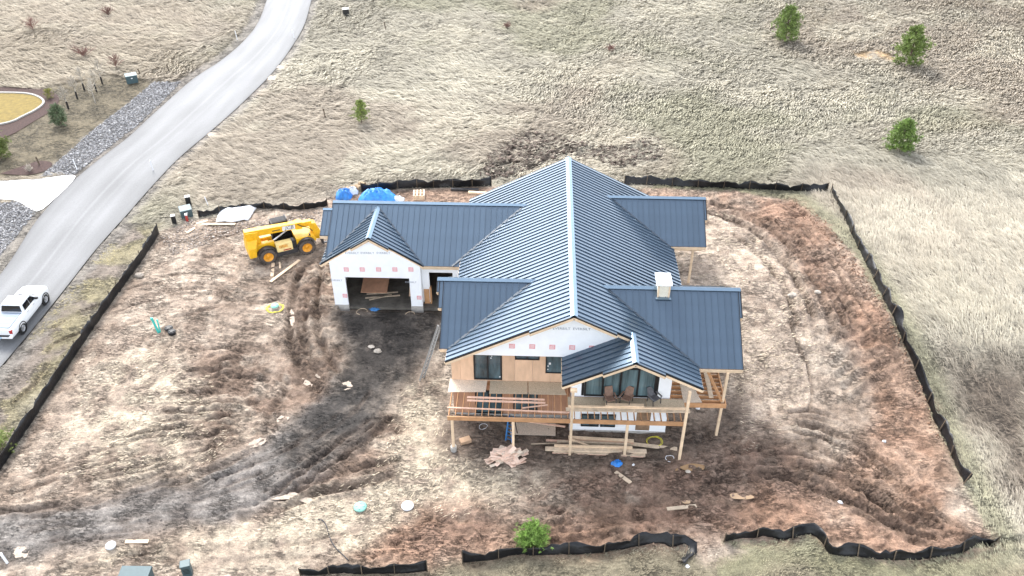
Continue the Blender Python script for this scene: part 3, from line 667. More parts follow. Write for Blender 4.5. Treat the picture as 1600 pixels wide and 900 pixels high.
# ------------------------------------------------------------------ the house
RW = .406                                        # width of a standing-seam panel
house = thing('house', 'large unfinished house with blue-grey metal roof, white wrap and open timber deck', 'house', (0, 9, -3.2), world=True)
house['_off'] = (0., 9., -3.2)
def slope(roof, O, A, B, total, seam=True, ribh=.062, name='roof_panel'):
    """standing-seam panels side by side along the eave: each is its own piece"""
    O, A, B = Vector(O), Vector(A).normalized(), Vector(B); N = A.cross(B).normalized()
    if N.z < 0: N = -N
    k = 0; first = None; n = max(1, int(round(total/RW))); wd = total/n
    for k in range(n):
        if first is None:
            mb = MB(); mb.slab([O+A*.004, O+A*(wd-.004), O+A*(wd-.004)+B, O+A*.004+B], -N*.03)
            c = O+A*.02; mb.beam(c+N*ribh/2, c+B+N*ribh/2, .034, ribh, N)
            first = mb.build(name, 'roof', roof)
        else:
            o = first.copy(); COL.objects.link(o); o.location = A*wd*k; o.parent = roof
    return N
def sheet(mb, O, A, B, total, down=.03, th=.12):
    O, A, B = Vector(O), Vector(A).normalized(), Vector(B); N = A.cross(B).normalized()
    if N.z < 0: N = -N
    mb.slab([O-N*down, O+A*total-N*down, O+A*total+B-N*down, O+B-N*down], -N*th)
def piece(name, m, parent, fn, **k):
    mb = MB(); fn(mb); return mb.build(name, m, parent, **k)
RZ, SL, EX = 6.47, .5, 7.75; EZ = RZ-SL*EX; YB = 20.09; YS = .2
# main roof
mb = MB()
for s in (-1, 1): sheet(mb, (s*EX, YS, EZ), (0, 1, 0), (-s*EX, 0, RZ-EZ), YB-YS)
sheet(mb, (EX, -1.75, EZ), (0, 1, 0), (-(EX-3.59), 0, (EX-3.59)*SL), 1.95)
sheet(mb, (-.59, -1.75, 2.59), (0, 1, 0), (4.18, 0, 2.09), 2.6)
main_roof = mb.build('main_roof', 'pine', house)
for s in (-1, 1): slope(main_roof, (s*EX, YS, EZ), (0, 1, 0), (-s*EX, 0, RZ-EZ), YB-YS)
slope(main_roof, (EX, -1.75, EZ), (0, 1, 0), (-(EX-3.59), 0, (EX-3.59)*SL), 1.95)
slope(main_roof, (-.59, -1.75, 2.59), (0, 1, 0), (4.18, 0, 2.09), 2.6)
def ext(mb, x0, z0, x1, z1, ya, yb): mb.slab([(x0, ya, z0), (x1, ya, z1), (x1, yb, z1), (x0, yb, z0)], (0, 0, -.05))
for s in (-1, 1): piece('rake_extension', 'roof', main_roof, lambda m: ext(m, s*2.6, RZ-1.3+.004, 0, RZ+.004, 0, YS+.02))
piece('rake_extension', 'roof', main_roof, lambda m: ext(m, 3.59, 4.684, 1.75, 4.68-.92+.004, -1.95, -1.73))
piece('rake_extension', 'roof', main_roof, lambda m: ext(m, 3.59, 4.684, 5.4, 4.68-.905+.004, -1.95, -1.73))
def capping(mb, p, q, hw, drop):
    p, q = Vector(p), Vector(q); d = (q-p).normalized(); sdv = d.cross(Vector((0, 0, 1))).normalized()
    for s in (-1, 1):
        e = sdv*hw*s-Vector((0, 0, drop)); mb.slab([p, q, q+e, p+e], (0, 0, -.02))
piece('ridge_cap', 'roof_trim', main_roof, lambda m: capping(m, (0, -.02, RZ+.085), (0, YB, RZ+.085), .22, .1))
piece('ridge_cap', 'roof_trim', main_roof, lambda m: capping(m, (3.59, -1.97, 4.765), (3.59, .75, 4.765), .2, .09))
def rake_board(name, parent, p, q, h=.2, th=.05, dz=-.17, m='pine'):
    p, q = Vector(p)+Vector((0, 0, dz)), Vector(q)+Vector((0, 0, dz)); mb = MB(); mb.beam(p, q, th, h); return mb.build(name, m, parent)
def drip(parent, p, q, dz=-.035):
    p, q = Vector(p)+Vector((0, 0, dz)), Vector(q)+Vector((0, 0, dz)); mb = MB(); mb.beam(p, q, .07, .085); return mb.build('drip_edge', 'drip', parent)
def rake(parent, p, q):
    drip(parent, p, q); rake_board('fascia_board', parent, p, q)
for s in (-1, 1):
    if s < 0: rake(main_roof, (-EX, YS-.02, EZ), (-2.62, YS-.02, RZ-1.31))
    else: rake(main_roof, (3.5, YS-.02, RZ-1.75), (2.62, YS-.02, RZ-1.31))
    rake(main_roof, (s*2.6, -.02, RZ-1.3), (0, -.02, RZ))
    rake(main_roof, (s*EX, YB+.02, EZ), (0, YB+.02, RZ))
rake(main_roof, (-.59, -1.77, 2.59), (1.73, -1.77, 3.75)); rake(main_roof, (1.75, -1.97, 3.76), (3.59, -1.97, 4.68))
rake(main_roof, (EX, -1.77, EZ), (5.42, -1.77, RZ-2.71)); rake(main_roof, (5.4, -1.97, RZ-2.7), (3.59, -1.97, 4.68))
def eave(parent, p, q): rake_board('fascia_board', parent, p, q, .2, .05, -.15)
eave(main_roof, (-EX, YS, EZ), (-EX, YB, EZ)); eave(main_roof, (EX, -1.75, EZ), (EX, YB, EZ)); eave(main_roof, (-.59, -1.75, 2.59), (-.59, .85, 2.59))
# cross wings: (ridge y, ridge z, front eave y, slope, x outer, x inner, [(extra x, to y)...])
def wing(name, yr, zr, ye, sl, xo, xi, exts, yback=None):
    s = 1 if xo > 0 else -1; ze = zr-sl*(yr-ye); tot = abs(xo-xi); yb = yback or 2*yr-ye; zb = zr-sl*(yb-yr)
    mb = MB(); sheet(mb, (xi, ye, ze), (s, 0, 0), (0, yr-ye, zr-ze), tot); sheet(mb, (xi, yb, zb), (s, 0, 0), (0, yr-yb, zr-zb), tot)
    r = mb.build(name, 'pine', house)
    slope(r, (xo, ye, ze), (-s, 0, 0), (0, yr-ye, zr-ze), tot, ribh=.045)
    def back(m):
        N = Vector((0, zr-zb, yb-yr)).normalized()
        m.slab([(xo, yb, zb), (xi, yb, zb), (xi, yr, zr), (xo, yr, zr)], -N*.03)
        for k in range(int(tot/RW)): m.beam(Vector((xo-s*k*RW, yb, zb))+N*.02, Vector((xo-s*k*RW, yr, zr))+N*.02, .03, .04, N)
    piece('rear_slope', 'roof', r, back)
    xx = xo
    for dx, yt in exts:
        zt = zr-sl*(yr-yt); x2 = xx+s*dx
        piece('rake_extension', 'roof', r, lambda m: m.slab([(xx, yt, zt+.003), (x2, yt, zt+.003), (x2, yr, zr+.003), (xx, yr, zr+.003)], (0, 0, -.05)))
        eave(r, (xx, yt, zt), (x2, yt, zt))
        drip(r, (x2+s*.02, yt, zt), (x2+s*.02, yr, zr)); rake_board('fascia_board', r, (x2+s*.02, yt, zt), (x2+s*.02, yr, zr)); xx = x2
    piece('ridge_cap', 'roof_trim', r, lambda m: capping(m, (xi, yr, zr+.07), (xx+s*.02, yr, zr+.07), .2, .1))
    yl = exts[0][1] if exts else yr
    drip(r, (xo+s*.02, ye, ze), (xo+s*.02, yr, zr)); rake_board('fascia_board', r, (xo+s*.02, ye, ze), (xo+s*.02, yr, zr))
    drip(r, (xo+s*.02, yb, zb), (xo+s*.02, yr, zr)); rake_board('fascia_board', r, (xo+s*.02, yb, zb), (xo+s*.02, yr, zr))
    eave(r, (-10.45 if name == 'garage_roof' else xo, ye-.03, ze), (s*(EX-.2), ye-.03, ze)); eave(r, (xo, yb+.03, zb), (s*(EX-.2), yb+.03, zb))
    # valley flashing on the front side
    xv0, xv1 = s*(RZ-ze)/SL, s*(RZ-zr)/SL
    piece('valley_flashing', 'valley', r, lambda m: m.beam((xv0, ye, ze+.03), (xv1, yr, zr+.03), .16, .03))
    return r
lf = wing('left_wing_roof', 5.25, 5.26, 1.34, .666, -8.18, -2.2, [(.26, 3.6), (.16, 4.5)])
rf = wing('right_wing_roof', 4.49, 5.46, .14, .666, 10.39, 1.8, [(.16, 2.9)])
rr = wing('rear_wing_roof', 16.8, 4.98, 13.47, .666, 10.05, 2.75, [(.17, 15.3)])
GR, GE, GYE, GYR = 4.88, 2.30, 10.95, 15.5
gw = wing('garage_roof', GYR, GR, GYE, (GR-GE)/(GYR-GYE), -17.52, -2.9, [])
def lowend(mb):                                  # small lower gable at the garage's outer end
    sl = (GR-GE)/(GYR-GYE); z = lambda y: GR-sl*(GYR-y)-.02
    mb.slab([(-18.2, 13.0, z(13.0)), (-17.5, 13.0, z(13.0)), (-17.5, 14.95, z(14.95)), (-18.2, 14.95, z(14.95))], (0, 0, -.06))
    mb.slab([(-18.2, 14.95, z(14.95)), (-17.5, 14.95, z(14.95)), (-17.5, 16.9, z(13)), (-18.2, 16.9, z(13.))], (0, 0, -.06))
    for x in (-18.17, -17.85): mb.beam((x, 13, z(13)+.02), (x, 14.95, z(14.95)+.02), .03, .04)
piece('end_gable_roof', 'roof', gw, lowend); eave(gw, (-18.2, 12.97, 3.42), (-17.5, 12.97, 3.42))
piece('ridge_cap', 'roof_trim', gw, lambda m: capping(m, (-18.22, 14.95, 4.60), (-17.5, 14.95, 4.60), .16, .08))
# garage front gable
GX, GHW, GAZ, GCZ, GYF = -14.13, 3.75, 4.68, 2.27, 10.8; gs = (GAZ-GCZ)/GHW
mb = MB()
for s in (-1, 1): sheet(mb, (GX+s*GHW, GYF+.2, GCZ), (0, 1, 0), (-s*GHW, 0, GAZ-GCZ), 4.4)
gg = mb.build('garage_front_roof', 'pine', house)
for s in (-1, 1):
    slope(gg, (GX+s*GHW, GYF+.18, GCZ), (0, 1, 0), (-s*GHW, 0, GAZ-GCZ), 4.45)
    piece('rake_extension', 'roof', gg, lambda m: ext(m, GX+s*1.35, GAZ-1.35*gs+.004, GX, GAZ+.004, GYF, GYF+.2))
    rake(gg, (GX+s*GHW, GYF+.16, GCZ), (GX+s*1.37, GYF+.16, GAZ-1.37*gs)); rake(gg, (GX+s*1.35, GYF-.02, GAZ-1.35*gs), (GX, GYF-.02, GAZ))
    zv = GE+.0; 
    piece('valley_flashing', 'valley', gg, lambda m: m.beam((GX+s*GHW, GYE-.02, GCZ+.03), (GX, 15.13, GAZ+.03), .15, .03))
piece('ridge_cap', 'roof_trim', gg, lambda m: capping(m, (GX, GYF-.03, GAZ+.085), (GX, 15.2, GAZ+.085), .19, .11))

# walls
wall_h = piece('wall', 'wrap', house, lambda m: (m.box(-7.5, 6.2, 1.55, 19.4, -2.9, 2.66)))
def rear_gable(m): m.slab([(-7.2, 19.3, 2.6), (7.2, 19.3, 2.6), (0, 19.3, 6.2)], (0, .12, 0))
piece('gable_wall', 'wrap', house, rear_gable)
piece('foundation', 'concrete', house, lambda m: (m.box(-7.52, .1, 1.42, 19.42, -3.4, -2.9), m.box(.05, 6.27, .14, 19.38, -3.4, -2.93)))
gw_front = piece('gable_wall', 'wrap', house, lambda m: m.slab([(-7.3, .85, 2.63), (6.9, .85, 2.63), (6.9, .85, 2.83), (0, .85, 6.26), (-7.3, .85, 2.65)], (0, .1, 0)))
piece('soffit_board', 'ply', house, lambda m: m.box(-7.45, .1, .96, 1.56, 2.55, 2.62))
wl = piece('wing_gable_wall', 'wrap', house, lambda m: m.slab([(-7.9, 1.9, 2.5), (-7.9, 8.6, 2.5), (-7.9, 5.25, 4.95)], (.2, 0, 0)))
piece('wing_gable_wall', 'wrap', house, lambda m: m.slab([(10.0, .8, 2.45), (10.0, 8.2, 2.45), (10.0, 4.49, 5.15)], (-.15, 0, 0)))
piece('wing_gable_wall', 'wrap', house, lambda m: m.slab([(9.65, 14.1, 2.6), (9.65, 19.5, 2.6), (9.65, 16.8, 4.65)], (-.15, 0, 0)))
piece('porch_beam', 'pine', house, lambda m: m.beam((6.3, .75, 2.35), (10.1, .75, 2.35), .14, .26))
piece('porch_beam', 'pine', house, lambda m: m.beam((7.0, 13.75, 2.4), (9.8, 13.75, 2.4), .14, .26))
# right bay below the porch roof
bay = piece('bay_wall', 'wrap', house, lambda m: m.slab([(.1, .2, -2.93), (6.25, .2, -2.93), (6.25, .2, 3.15), (3.59, .2, 4.48), (.1, .2, 2.74)], (0, 1.4, 0)))
# plywood sheets of the left front, both storeys
x = -7.55; edges = [-7.55, -6.98, -6.12, -4.32, -3.5, -2.4, -1.2, .08]
def clipped(name, m, x0, x1, z0, z1, holes, y=1.45):
    """a sheet cut round the openings"""
    mb = MB(); xs = sorted({x0, x1, *[v for h in holes for v in h[:2] if x0 < v < x1]}); zs = sorted({z0, z1, *[v for h in holes for v in h[2:] if z0 < v < z1]})
    for a, b in zip(xs[:-1], xs[1:]):
        for c, d in zip(zs[:-1], zs[1:]):
            if any(h[0] <= (a+b)/2 <= h[1] and h[2] <= (c+d)/2 <= h[3] for h in holes): continue
            mb.box(a, b, y, y+.1, c, d)
    if mb.v: return mb.build(name, m, house)
H1 = [(-6.12, -4.32, .08, 2.2), (-3.5, -1.95, 1.82, 2.6), (-1.56, -.2, .76, 2.6)]
for a, b in zip(edges[:-1], edges[1:]): clipped('plywood_sheet', 'ply', a+.006, b-.006, 0.0, 2.56, H1)
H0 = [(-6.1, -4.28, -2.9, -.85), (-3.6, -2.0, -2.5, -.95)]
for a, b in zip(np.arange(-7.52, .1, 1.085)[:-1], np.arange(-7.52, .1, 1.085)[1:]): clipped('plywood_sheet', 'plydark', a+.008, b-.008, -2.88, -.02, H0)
def window(x0, x1, z0, z1, y, n, fr=.07, gm='glass', parent=house, name='window'):
    mb = MB(); mb.box(x0, x1, y-.03, y+.07, z0, z0+fr); mb.box(x0, x1, y-.03, y+.07, z1-fr, z1)
    ww = (x1-x0-fr)/n
    for k in range(n+1): mb.box(x0+k*ww, x0+k*ww+fr, y-.032, y+.068, z0+fr, z1-fr)
    f = mb.build(name, 'frame', parent)
    for k in range(n): piece('pane', gm, f, lambda m: m.box(x0+fr+k*ww, x0+(k+1)*ww, y+.03, y+.05, z0+fr, z1-fr))
    return f
wd = window(-6.12, -4.32, .08, 2.2, 1.45, 2, .09, name='sliding_door')
for (sx_, sz_) in ((-5.0, 2.0), (-5.05, 1.82), (-5.25, .25), (-4.5, .27)): piece('sticker', 'whitepl', wd, lambda m: m.box(sx_, sx_+.07, 1.465, 1.475, sz_, sz_+.1))
window(-3.5, -1.95, 1.82, 2.545, 1.45, 2, .07)
dw = window(-1.56, -.2, .76, 2.545, 1.45, 1, .06)
for (sx_, sz_, ss) in ((-1.36, 1.45, .13), (-1.44, 1.27, .08), (-1.45, 1.0, .07)): piece('sticker', 'whitepl', dw, lambda m: m.box(sx_, sx_+ss, 1.465, 1.475, sz_, sz_+ss*1.2))
window(-6.1, -4.28, -2.9, -.85, 1.45, 2, .09, name='sliding_door'); window(-3.6, -2., -2.5, -.95, 1.45, 3, .06)
bw = window(.87, 5.3, .1, 2.45, .13, 4, .11, 'glassbay', name='bay_window')
piece('flashing_strip', 'black', bw, lambda m: (m.box(.70, .86, .185, .2, .08, 2.45), m.box(5.31, 5.46, .185, .2, .08, 2.45)))
window(.8, 1.95, -2.55, -1.5, .13, 2, .06); window(2.05, 3.0, -2.55, -1.5, .13, 2, .06)
piece('basement_doorway', 'darkwood', house, lambda m: m.box(4.32, 5.22, .185, .25, -2.85, -.8))
for xv in (.85, 5.0): piece('foundation_vent', 'black', house, lambda m: m.box(xv, xv+.42, .12, .16, -3.2, -3.05))
# printed wrap: words and square marks
def mark(x, z, y, s=.36):
    q = piece('printed_mark', 'wrapred', house, lambda m: m.box(x-s/2, x+s/2, y-.006, y-.001, z-s/2, z+s/2))
    for k in (-1, 0, 1): piece('printed_letter_band', 'wrap', q, lambda m: m.beam((x-s*.36, y-.008, z+k*s*.26-s*.10), (x+s*.36, y-.008, z+k*s*.26+s*.06), .004, s*.07))
def word(x, z, y, s=.26): text_mesh('EVERBILT', s, 'printed_word', 'wrapink', house, Matrix.Translation((x, y-.006, z)) @ FACE, .002)
for u in (800, 831.6, 863, 894, 925): p = aty(u, 541.5, .85); mark(p[0], 3.4, .85)
for u in (877.5, 909): p = aty(u, 513.5, .85); word(p[0], 4.85, .85)
GYW = 10.9
for u in (541, 566, 591.5, 617, 642): p = aty(u, 421, GYW); mark(p[0], p[2], GYW)
for u in (550, 574, 599): p = aty(u, 395.5, GYW); word(p[0], p[2], GYW, .24)
for u, v in ((655, 465), (539, 462)): p = aty(u, v, GYW); mark(p[0], p[2], GYW, .34)
for u, v in ((526, 438), (642, 441)): p = aty(u, v, GYW); word(p[0], p[2], GYW, .2)
# garage
GF = -1.5; gl_, gr_ = aty(523, 470, GYW)[0], aty(660, 470, GYW)[0]; ol, orr = aty(542, 455, GYW)[0], aty(641, 455, GYW)[0]; oz = aty(590, 434, GYW)[2]
roofz = lambda x: GAZ-abs(x-GX)*gs-.2
gwall = piece('garage_wall', 'wrap', house, lambda m: (m.slab([(gl_, GYW, -1.28), (ol, GYW, -1.28), (ol, GYW, roofz(ol)), (gl_, GYW, roofz(gl_))], (0, .16, 0)), m.slab([(orr, GYW, -1.28), (gr_, GYW, -1.28), (gr_, GYW, roofz(gr_)), (orr, GYW, roofz(orr))], (0, .16, 0)),
    m.slab([(ol, GYW, oz), (orr, GYW, oz), (orr, GYW, roofz(orr)), (GX, GYW, GAZ-.2), (ol, GYW, roofz(ol))], (0, .16, 0)),
    m.box(gl_, gl_+.16, GYW+.16, 20, -1.28, 2.1), m.box(gr_-.16, gr_, GYW+.16, 12.0, -1.28, 2.1),
    m.box(gl_, -7.5, 19.9, 20.05, -1.28, 2.1)))
piece('garage_foundation', 'concrete', house, lambda m: m.box(orr-.02, gr_+.03, GYW-.04, GYW+.2, -1.9, -1.28))
piece('garage_foundation', 'concrete', house, lambda m: (m.box(gl_-.03, ol+.02, GYW-.04, GYW+.2, -1.9, -1.28), m.box(gl_-.03, gl_+.2, GYW+.2, 20, -1.9, -1.28)))
piece('end_wall', 'wrap', house, lambda m: m.slab([(gl_, GYW+1, 2.0), (gl_, 19.9, 2.0), (gl_, 15.5, 4.55)], (.15, 0, 0)))
piece('garage_floor', 'slab', house, lambda m: m.box(gl_+.16, -7.5, GYW+.02, 19.9, -1.7, GF))
ry = 11.6; dl_, dr_, dz_ = aty(670, 426, ry)[0], aty(707, 426, ry)[0], aty(690, 426, ry)[2]
piece('recess_wall', 'wrap', house, lambda m: (m.box(gr_, dl_, ry, ry+.15, -1.4, 2.05), m.box(dr_, -7.5, ry, ry+.15, -1.4, 2.05), m.box(dl_, dr_, ry, ry+.15, dz_, 2.05)))
piece('interior_partition', 'darkwood', house, lambda m: (m.box(-11.0, -10.85, 12.0, 19.9, GF, 2.0), m.box(gl_+.2, -11, 17.0, 17.1, GF, 2.0)))
for k in range(7): piece('wall_stud', 'darkwood', house, lambda m: m.box(gl_+.3+k*.9, gl_+.38+k*.9, 16.8, 16.98, GF, 2.0))
p = aty(667, 470, 11.6)
piece('bare_framing', 'pinedark', house, lambda m: (m.box(dl_-.02, dl_+.1, ry-.06, ry+.2, -1.5, 0.0), m.box(dl_-.45, dl_-.06, ry-.05, ry-.01, -1.5, -.2)))
# chimney
ch = piece('chimney', 'chim', house, lambda m: m.hexa([(5.36, 3.95, 4.6), (6.08, 3.95, 4.6), (6.08, 5.0, 4.6), (5.36, 5.0, 4.6), (5.34, 3.95, 6.02), (6.1, 3.95, 6.02), (6.1, 5.0, 6.02), (5.34, 5.0, 6.02)]))
piece('chimney_cap', 'wrap', ch, lambda m: m.box(5.22, 6.2, 3.84, 5.15, 6.02, 6.13)); piece('chimney_trim', 'pine', ch, lambda m: (m.box(5.33, 5.43, 3.925, 3.955, 4.95, 6.02), m.box(6.01, 6.11, 3.925, 3.955, 4.95, 6.02)))
piece('chimney_flashing', 'roof_trim', ch, lambda m: (m.beam((5.24, 3.82, 5.07), (6.2, 3.82, 5.07), .2, .06)))
# deck
YD = -1.85
deck = piece('deck', 'pinedark', house, lambda m: (m.box(-7.52, 7.0, YD-.09, YD, -.3, -.0), m.box(-7.5, .1, 1.36, 1.44, -.3, -.03), m.box(.1, 6.3, .1, .17, -.3, -.03)))
def series(name, m, parent, build, offs):
    mb = MB(); build(mb); f = mb.build(name, m, parent); out = [f]
    for o in offs[1:]:
        c = f.copy(); COL.objects.link(c); c.parent = parent; c.location = Vector(o)-Vector(offs[0]); out.append(c)
    return out
x0 = -7.48; nj = 19
series('joist', 'pinedark', deck, lambda m: m.box(x0, x0+.042, YD, 1.36, -.28, -.012), [(k*.406, 0, 0) for k in range(nj)])
series('joist', 'pinedark', deck, lambda m: m.box(.25, .292, YD, .1, -.28, -.012), [(k*.406, 0, 0) for k in range(17)])
series('joist_hanger', 'steel', deck, lambda m: m.box(x0-.02, x0+.062, YD, YD+.07, -.24, -.008), [(k*.406, 0, 0) for k in range(36)])
side = piece('side_deck', 'pinedark', house, lambda m: (m.box(6.32, 9.72, -.24, -.16, -.32, -.0), m.box(9.64, 9.72, -.16, 7.6, -.3, -.01), m.box(6.26, 6.32, -.16, 7.6, -.3, -.01)))
series('joist', 'pinedark', side, lambda m: m.box(6.34, 9.62, .1, .142, -.27, -.012), [(0, k*.406, 0) for k in range(18)])
posts = [(-7.25, YD-.02, -2.9, -.3), (-3.49, YD-.02, -3.1, -.3), (3.5, YD-.02, -3.1, -.3), (.07, YD-.16, -3.1, 2.42), (6.92, YD-.16, -3.2, 2.62), (9.52, .06, -3.2, 2.35), (9.22, 13.72, -.9, 2.4), (9.0, 7.4, -2.2, 2.35)]
for (px_, py_, za, zb) in posts: piece('deck_post', 'pine', house, lambda m: m.box(px_-.08, px_+.08, py_-.08, py_+.08, za, zb))
piece('post_cap_block', 'pine', house, lambda m: m.box(-.1, .3, YD-.28, YD-.02, 2.42, 2.56))
piece('concrete_pier', 'concrete', house, lambda m: (m.cyl((-7.25, YD-.02, -3.2), (-7.25, YD-.02, -2.62), .2, n=14)))
piece('knee_brace', 'pinedark', house, lambda m: (m.beam((8.35, .35, 2.2), (9.45, .0, .05), .14, .14)))
# ------------------------------------------------------------------ loose things on and around the deck
def loose(name, m, label, cat, fn, group=None, **k):
    mb = MB(); fn(mb); v = np.array(mb.v); c = (v.min(0)+v.max(0))/2; c[2] = v[:, 2].min(); mb.v = [tuple(p-c) for p in v]
    o = mb.build(name, m, None, **k); o.location = tuple(c); return tag(o, label, cat, group)
def flat(px, z, th): return lambda m: m.slab([tuple(atz(u, v, z)[:2])+(z,) for u, v in px], (0, 0, th))
loose('strand_board_sheet', 'osbpale', 'pale muddy strand board sheet at the deck\'s left end', 'board sheet', flat([(703, 591.7), (699.8, 612.7), (758.7, 612.7), (761.7, 593.5)], .0, .018))
loose('strand_board_sheet', 'osb', 'tan board sheet in front of the sliding door\'s right side', 'board sheet', flat([(766, 594.5), (764.3, 615), (824.3, 616), (824.3, 596.5)], .0, .018))
loose('strand_board_sheet', 'osb', 'tan board sheet on the deck nearest the small porch roof', 'board sheet', flat([(825.6, 596.5), (825.6, 616), (885, 617.5), (879, 598)], .0, .018))
for x0_, x1_, w_ in ((-.14, 2.28, 'left of the tan chairs'), (2.3, 4.72, 'under the tan chairs'), (4.74, 7.1, 'under the grey chair')):
    loose('strand_board_sheet', 'osb', 'tan board sheet before the bay window, '+w_, 'board sheet', lambda m: m.box(x0_, x1_, -1.0, .09, 0, .018))
loose('strand_board_sheet', 'osbpale', 'pale board sheet laid over the side deck joists', 'board sheet', flat([(1062, 598), (1068, 629), (1097, 629), (1080, 598)], .0, .018))
loose('grey_plank', 'pinegrey', 'grey plank lying along the side deck joists', 'plank', flat([(1098, 576), (1108, 622), (1115, 622), (1105, 576)], .0, .04))
def board(px, z, w_=.14, h=.04, m='pink', label='', group=None, name='loose_board', cat='board', zend=None):
    a, b = atz(*px[0], z), atz(*px[1], z if zend is None else zend)
    return loose(name, m, label, cat, lambda q: q.beam((a[0], a[1], a[2]+h/2), (b[0], b[1], b[2]+h/2), w_, h), group)
board([(730, 621), (851, 625)], .0, .14, .05, 'pink', 'rear long pinkish board lying across the left deck joists')
board([(730, 626), (852, 630)], .0, .14, .05, 'pink', 'front long pinkish board lying across the left deck joists')
board([(816, 638), (856, 633)], .0, .1, .04, 'pink', 'short slanting pinkish board on the left deck joists')
board([(699, 637), (890, 645)], .0, .1, .05, 'pink', 'longest pale board across the deck joists near the rim')
board([(840, 643), (886, 645)], .052, .13, .04, 'pink', 'short pale board lying on the longest deck board')
board([(884, 640), (1078, 643)], .0, .3, .05, 'pinegrey', 'wide grey plank along the rim before the bay window')
board([(888, 636), (1074, 640)], .0, .13, .12, 'pine', 'thick pine beam on the deck before the bay window')
board([(946, 633), (1006, 634)], .12, .25, .06, 'pine', 'short pine offcuts stacked on the thick deck beam')
board([(810, 657), (883, 667)], -2.0, .12, .05, 'pink', 'reddish board leaning below the left deck', zend=-2.4)
# ground boards in front of the deck
fg = 'boards stacked on the ground before the deck'
zf = -3.02
LBL = ['wide grey board at the lumber stack\'s front bottom', 'thin pinkish board along the lumber stack\'s front foot', 'longest wide board on top of the front lumber stack', 'square pine beam lying on the front lumber stack', 'grey timber on edge behind the front lumber stack', 'thick pine timber rearmost in the lumber stack, behind the posts', 'thin pinkish board at the lumber stack\'s left rear', 'narrow grey board sticking out left of the lumber stack']
for (a, b, z, w_, h, m) in [((865, 706), (1008, 712), 0, .28, .1, 'pinegrey'), ((863, 708), (1005, 714), .0, .1, .06, 'pink'), ((852, 702), (1010, 706), .1, .3, .1, 'pinegrey'), ((866, 697), (988, 700), .2, .12, .12, 'pine'), ((870, 692), (985, 697), .0, .14, .2, 'pinegrey'),
                            ((888, 686), (990, 692), .0, .2, .22, 'pine'), ((853, 689), (990, 694), .0, .12, .1, 'pink'), ((830, 694), (900, 692), .0, .08, .05, 'pinegrey')]:
    board([a, b], zf+z, w_, h, m, LBL.pop(0), fg, 'lumber_board')
board([(890, 686), (920, 697)], zf+.2, .12, .06, 'pine', 'short board slanting across the low lumber stack')
board([(985, 694), (1058, 702)], zf, .28, .06, 'pinegrey', 'grey plank right of the low lumber stack, under coiled straps')
loose('scaffold_plank', 'osbpale', 'pale sheet lying on the soil under the left deck', 'board sheet', flat([(797, 660), (797, 679), (868, 681), (868, 662)], -2.95, .02))
# heap of plywood offcuts
heapc = g(795, 716)
for k in range(58):
    a, r = random.uniform(0, 6.28), random.random()**.6; lx, ly = r*math.cos(a)*1.25, r*math.sin(a)*.75
    L_, W_ = random.uniform(.45, 1.0), random.uniform(.12, .36); z = -2.98+.05+(1-r)*.5*random.uniform(.6, 1)
    mb = MB(); mb.hexa([(-L_/2, -W_/2, 0), (L_/2, -W_/2*random.uniform(.6, 1), 0), (L_/2, W_/2, 0), (-L_/2, W_/2, 0), (-L_/2, -W_/2, .02), (L_/2, -W_/2, .02), (L_/2, W_/2, .02), (-L_/2, W_/2, .02)])
    o = mb.build('plywood_offcut', 'offcut' if k % 4 else 'osbpale'); o.location = (heapc[0]+lx, heapc[1]+ly, z); o.rotation_euler = (random.gauss(0, .2), random.gauss(0, .2), random.gauss(.35, .6))
    tag(o, 'pinkish plywood offcut in the heap before the left deck', 'wood offcut', 'plywood offcuts in the heap')
# chairs
def chair(u, v, rz, m, label):
    p = atz(u, v, .02); t = thing('deck_chair', label, 'chair', p, rz)
    piece('seat', m, t, lambda q: q.hexa([(-.27, -.25, .34), (.27, -.25, .40), (.27, .28, .32), (-.27, .28, .32), (-.27, -.27, .42), (.27, -.27, .46), (.27, .28, .4), (-.27, .28, .4)]), bevel=.03)
    piece('backrest', m, t, lambda q: q.hexa([(-.28, .22, .36), (.28, .22, .36), (.28, .32, .36), (-.28, .32, .36), (-.25, .48, .98), (.25, .48, .98), (.25, .56, .96), (-.25, .56, .96)]), bevel=.03)
    for s in (-1, 1):
        piece('armrest', m, t, lambda q: q.box(s*.33-.05, s*.33+.05, -.28, .3, .54, .6), bevel=.02)
        piece('leg', 'steel', t, lambda q: q.beam((s*.3, -.26, .0), (s*.33, -.2, .56), .04, .04)); piece('leg', 'steel', t, lambda q: q.beam((s*.3, .34, .0), (s*.33, .22, .56), .04, .04))
chair(953, 630, .25, 'chairtan', 'dark tan deck chair left of the other two chairs'); chair(978, 629, -.5, 'chairtan', 'reddish tan deck chair in the middle of three'); chair(1022, 629, .6, 'chairgrey', 'grey deck chair before the bay window')
# ladders, box, rag, straps
def ladder(name, p, q, label, m, wdt=.4, rungs=9, spread=None):
    p, q = Vector(p), Vector(q); d = (q-p); t = thing(name, label, 'ladder', p); sdv = d.cross(Vector((0, 0, 1))).normalized()*wdt/2
    for s in (-1, 1): piece('rail', m, t, lambda k: k.beam(sdv*s, d+sdv*s*.8, .07, .11))
    for i in range(rungs): e = d*((i+.5)/rungs); piece('rung', 'steel' if rungs > 10 else m, t, lambda k: k.beam(e-sdv, e+sdv, .04, .03))
    if spread: piece('rear_frame', 'black', t, lambda k: (k.beam(Vector(spread)+sdv, d+sdv*.8, .04, .05), k.beam(Vector(spread)-sdv, d-sdv*.8, .04, .05)))
    return t
a = G(795, 689); ladder('step_ladder', a, (a.x+.15, a.y+.35, a.z+1.9), 'blue stepladder standing by the deck\'s second post', 'blue', .42, 7, (.35, .75, .02))
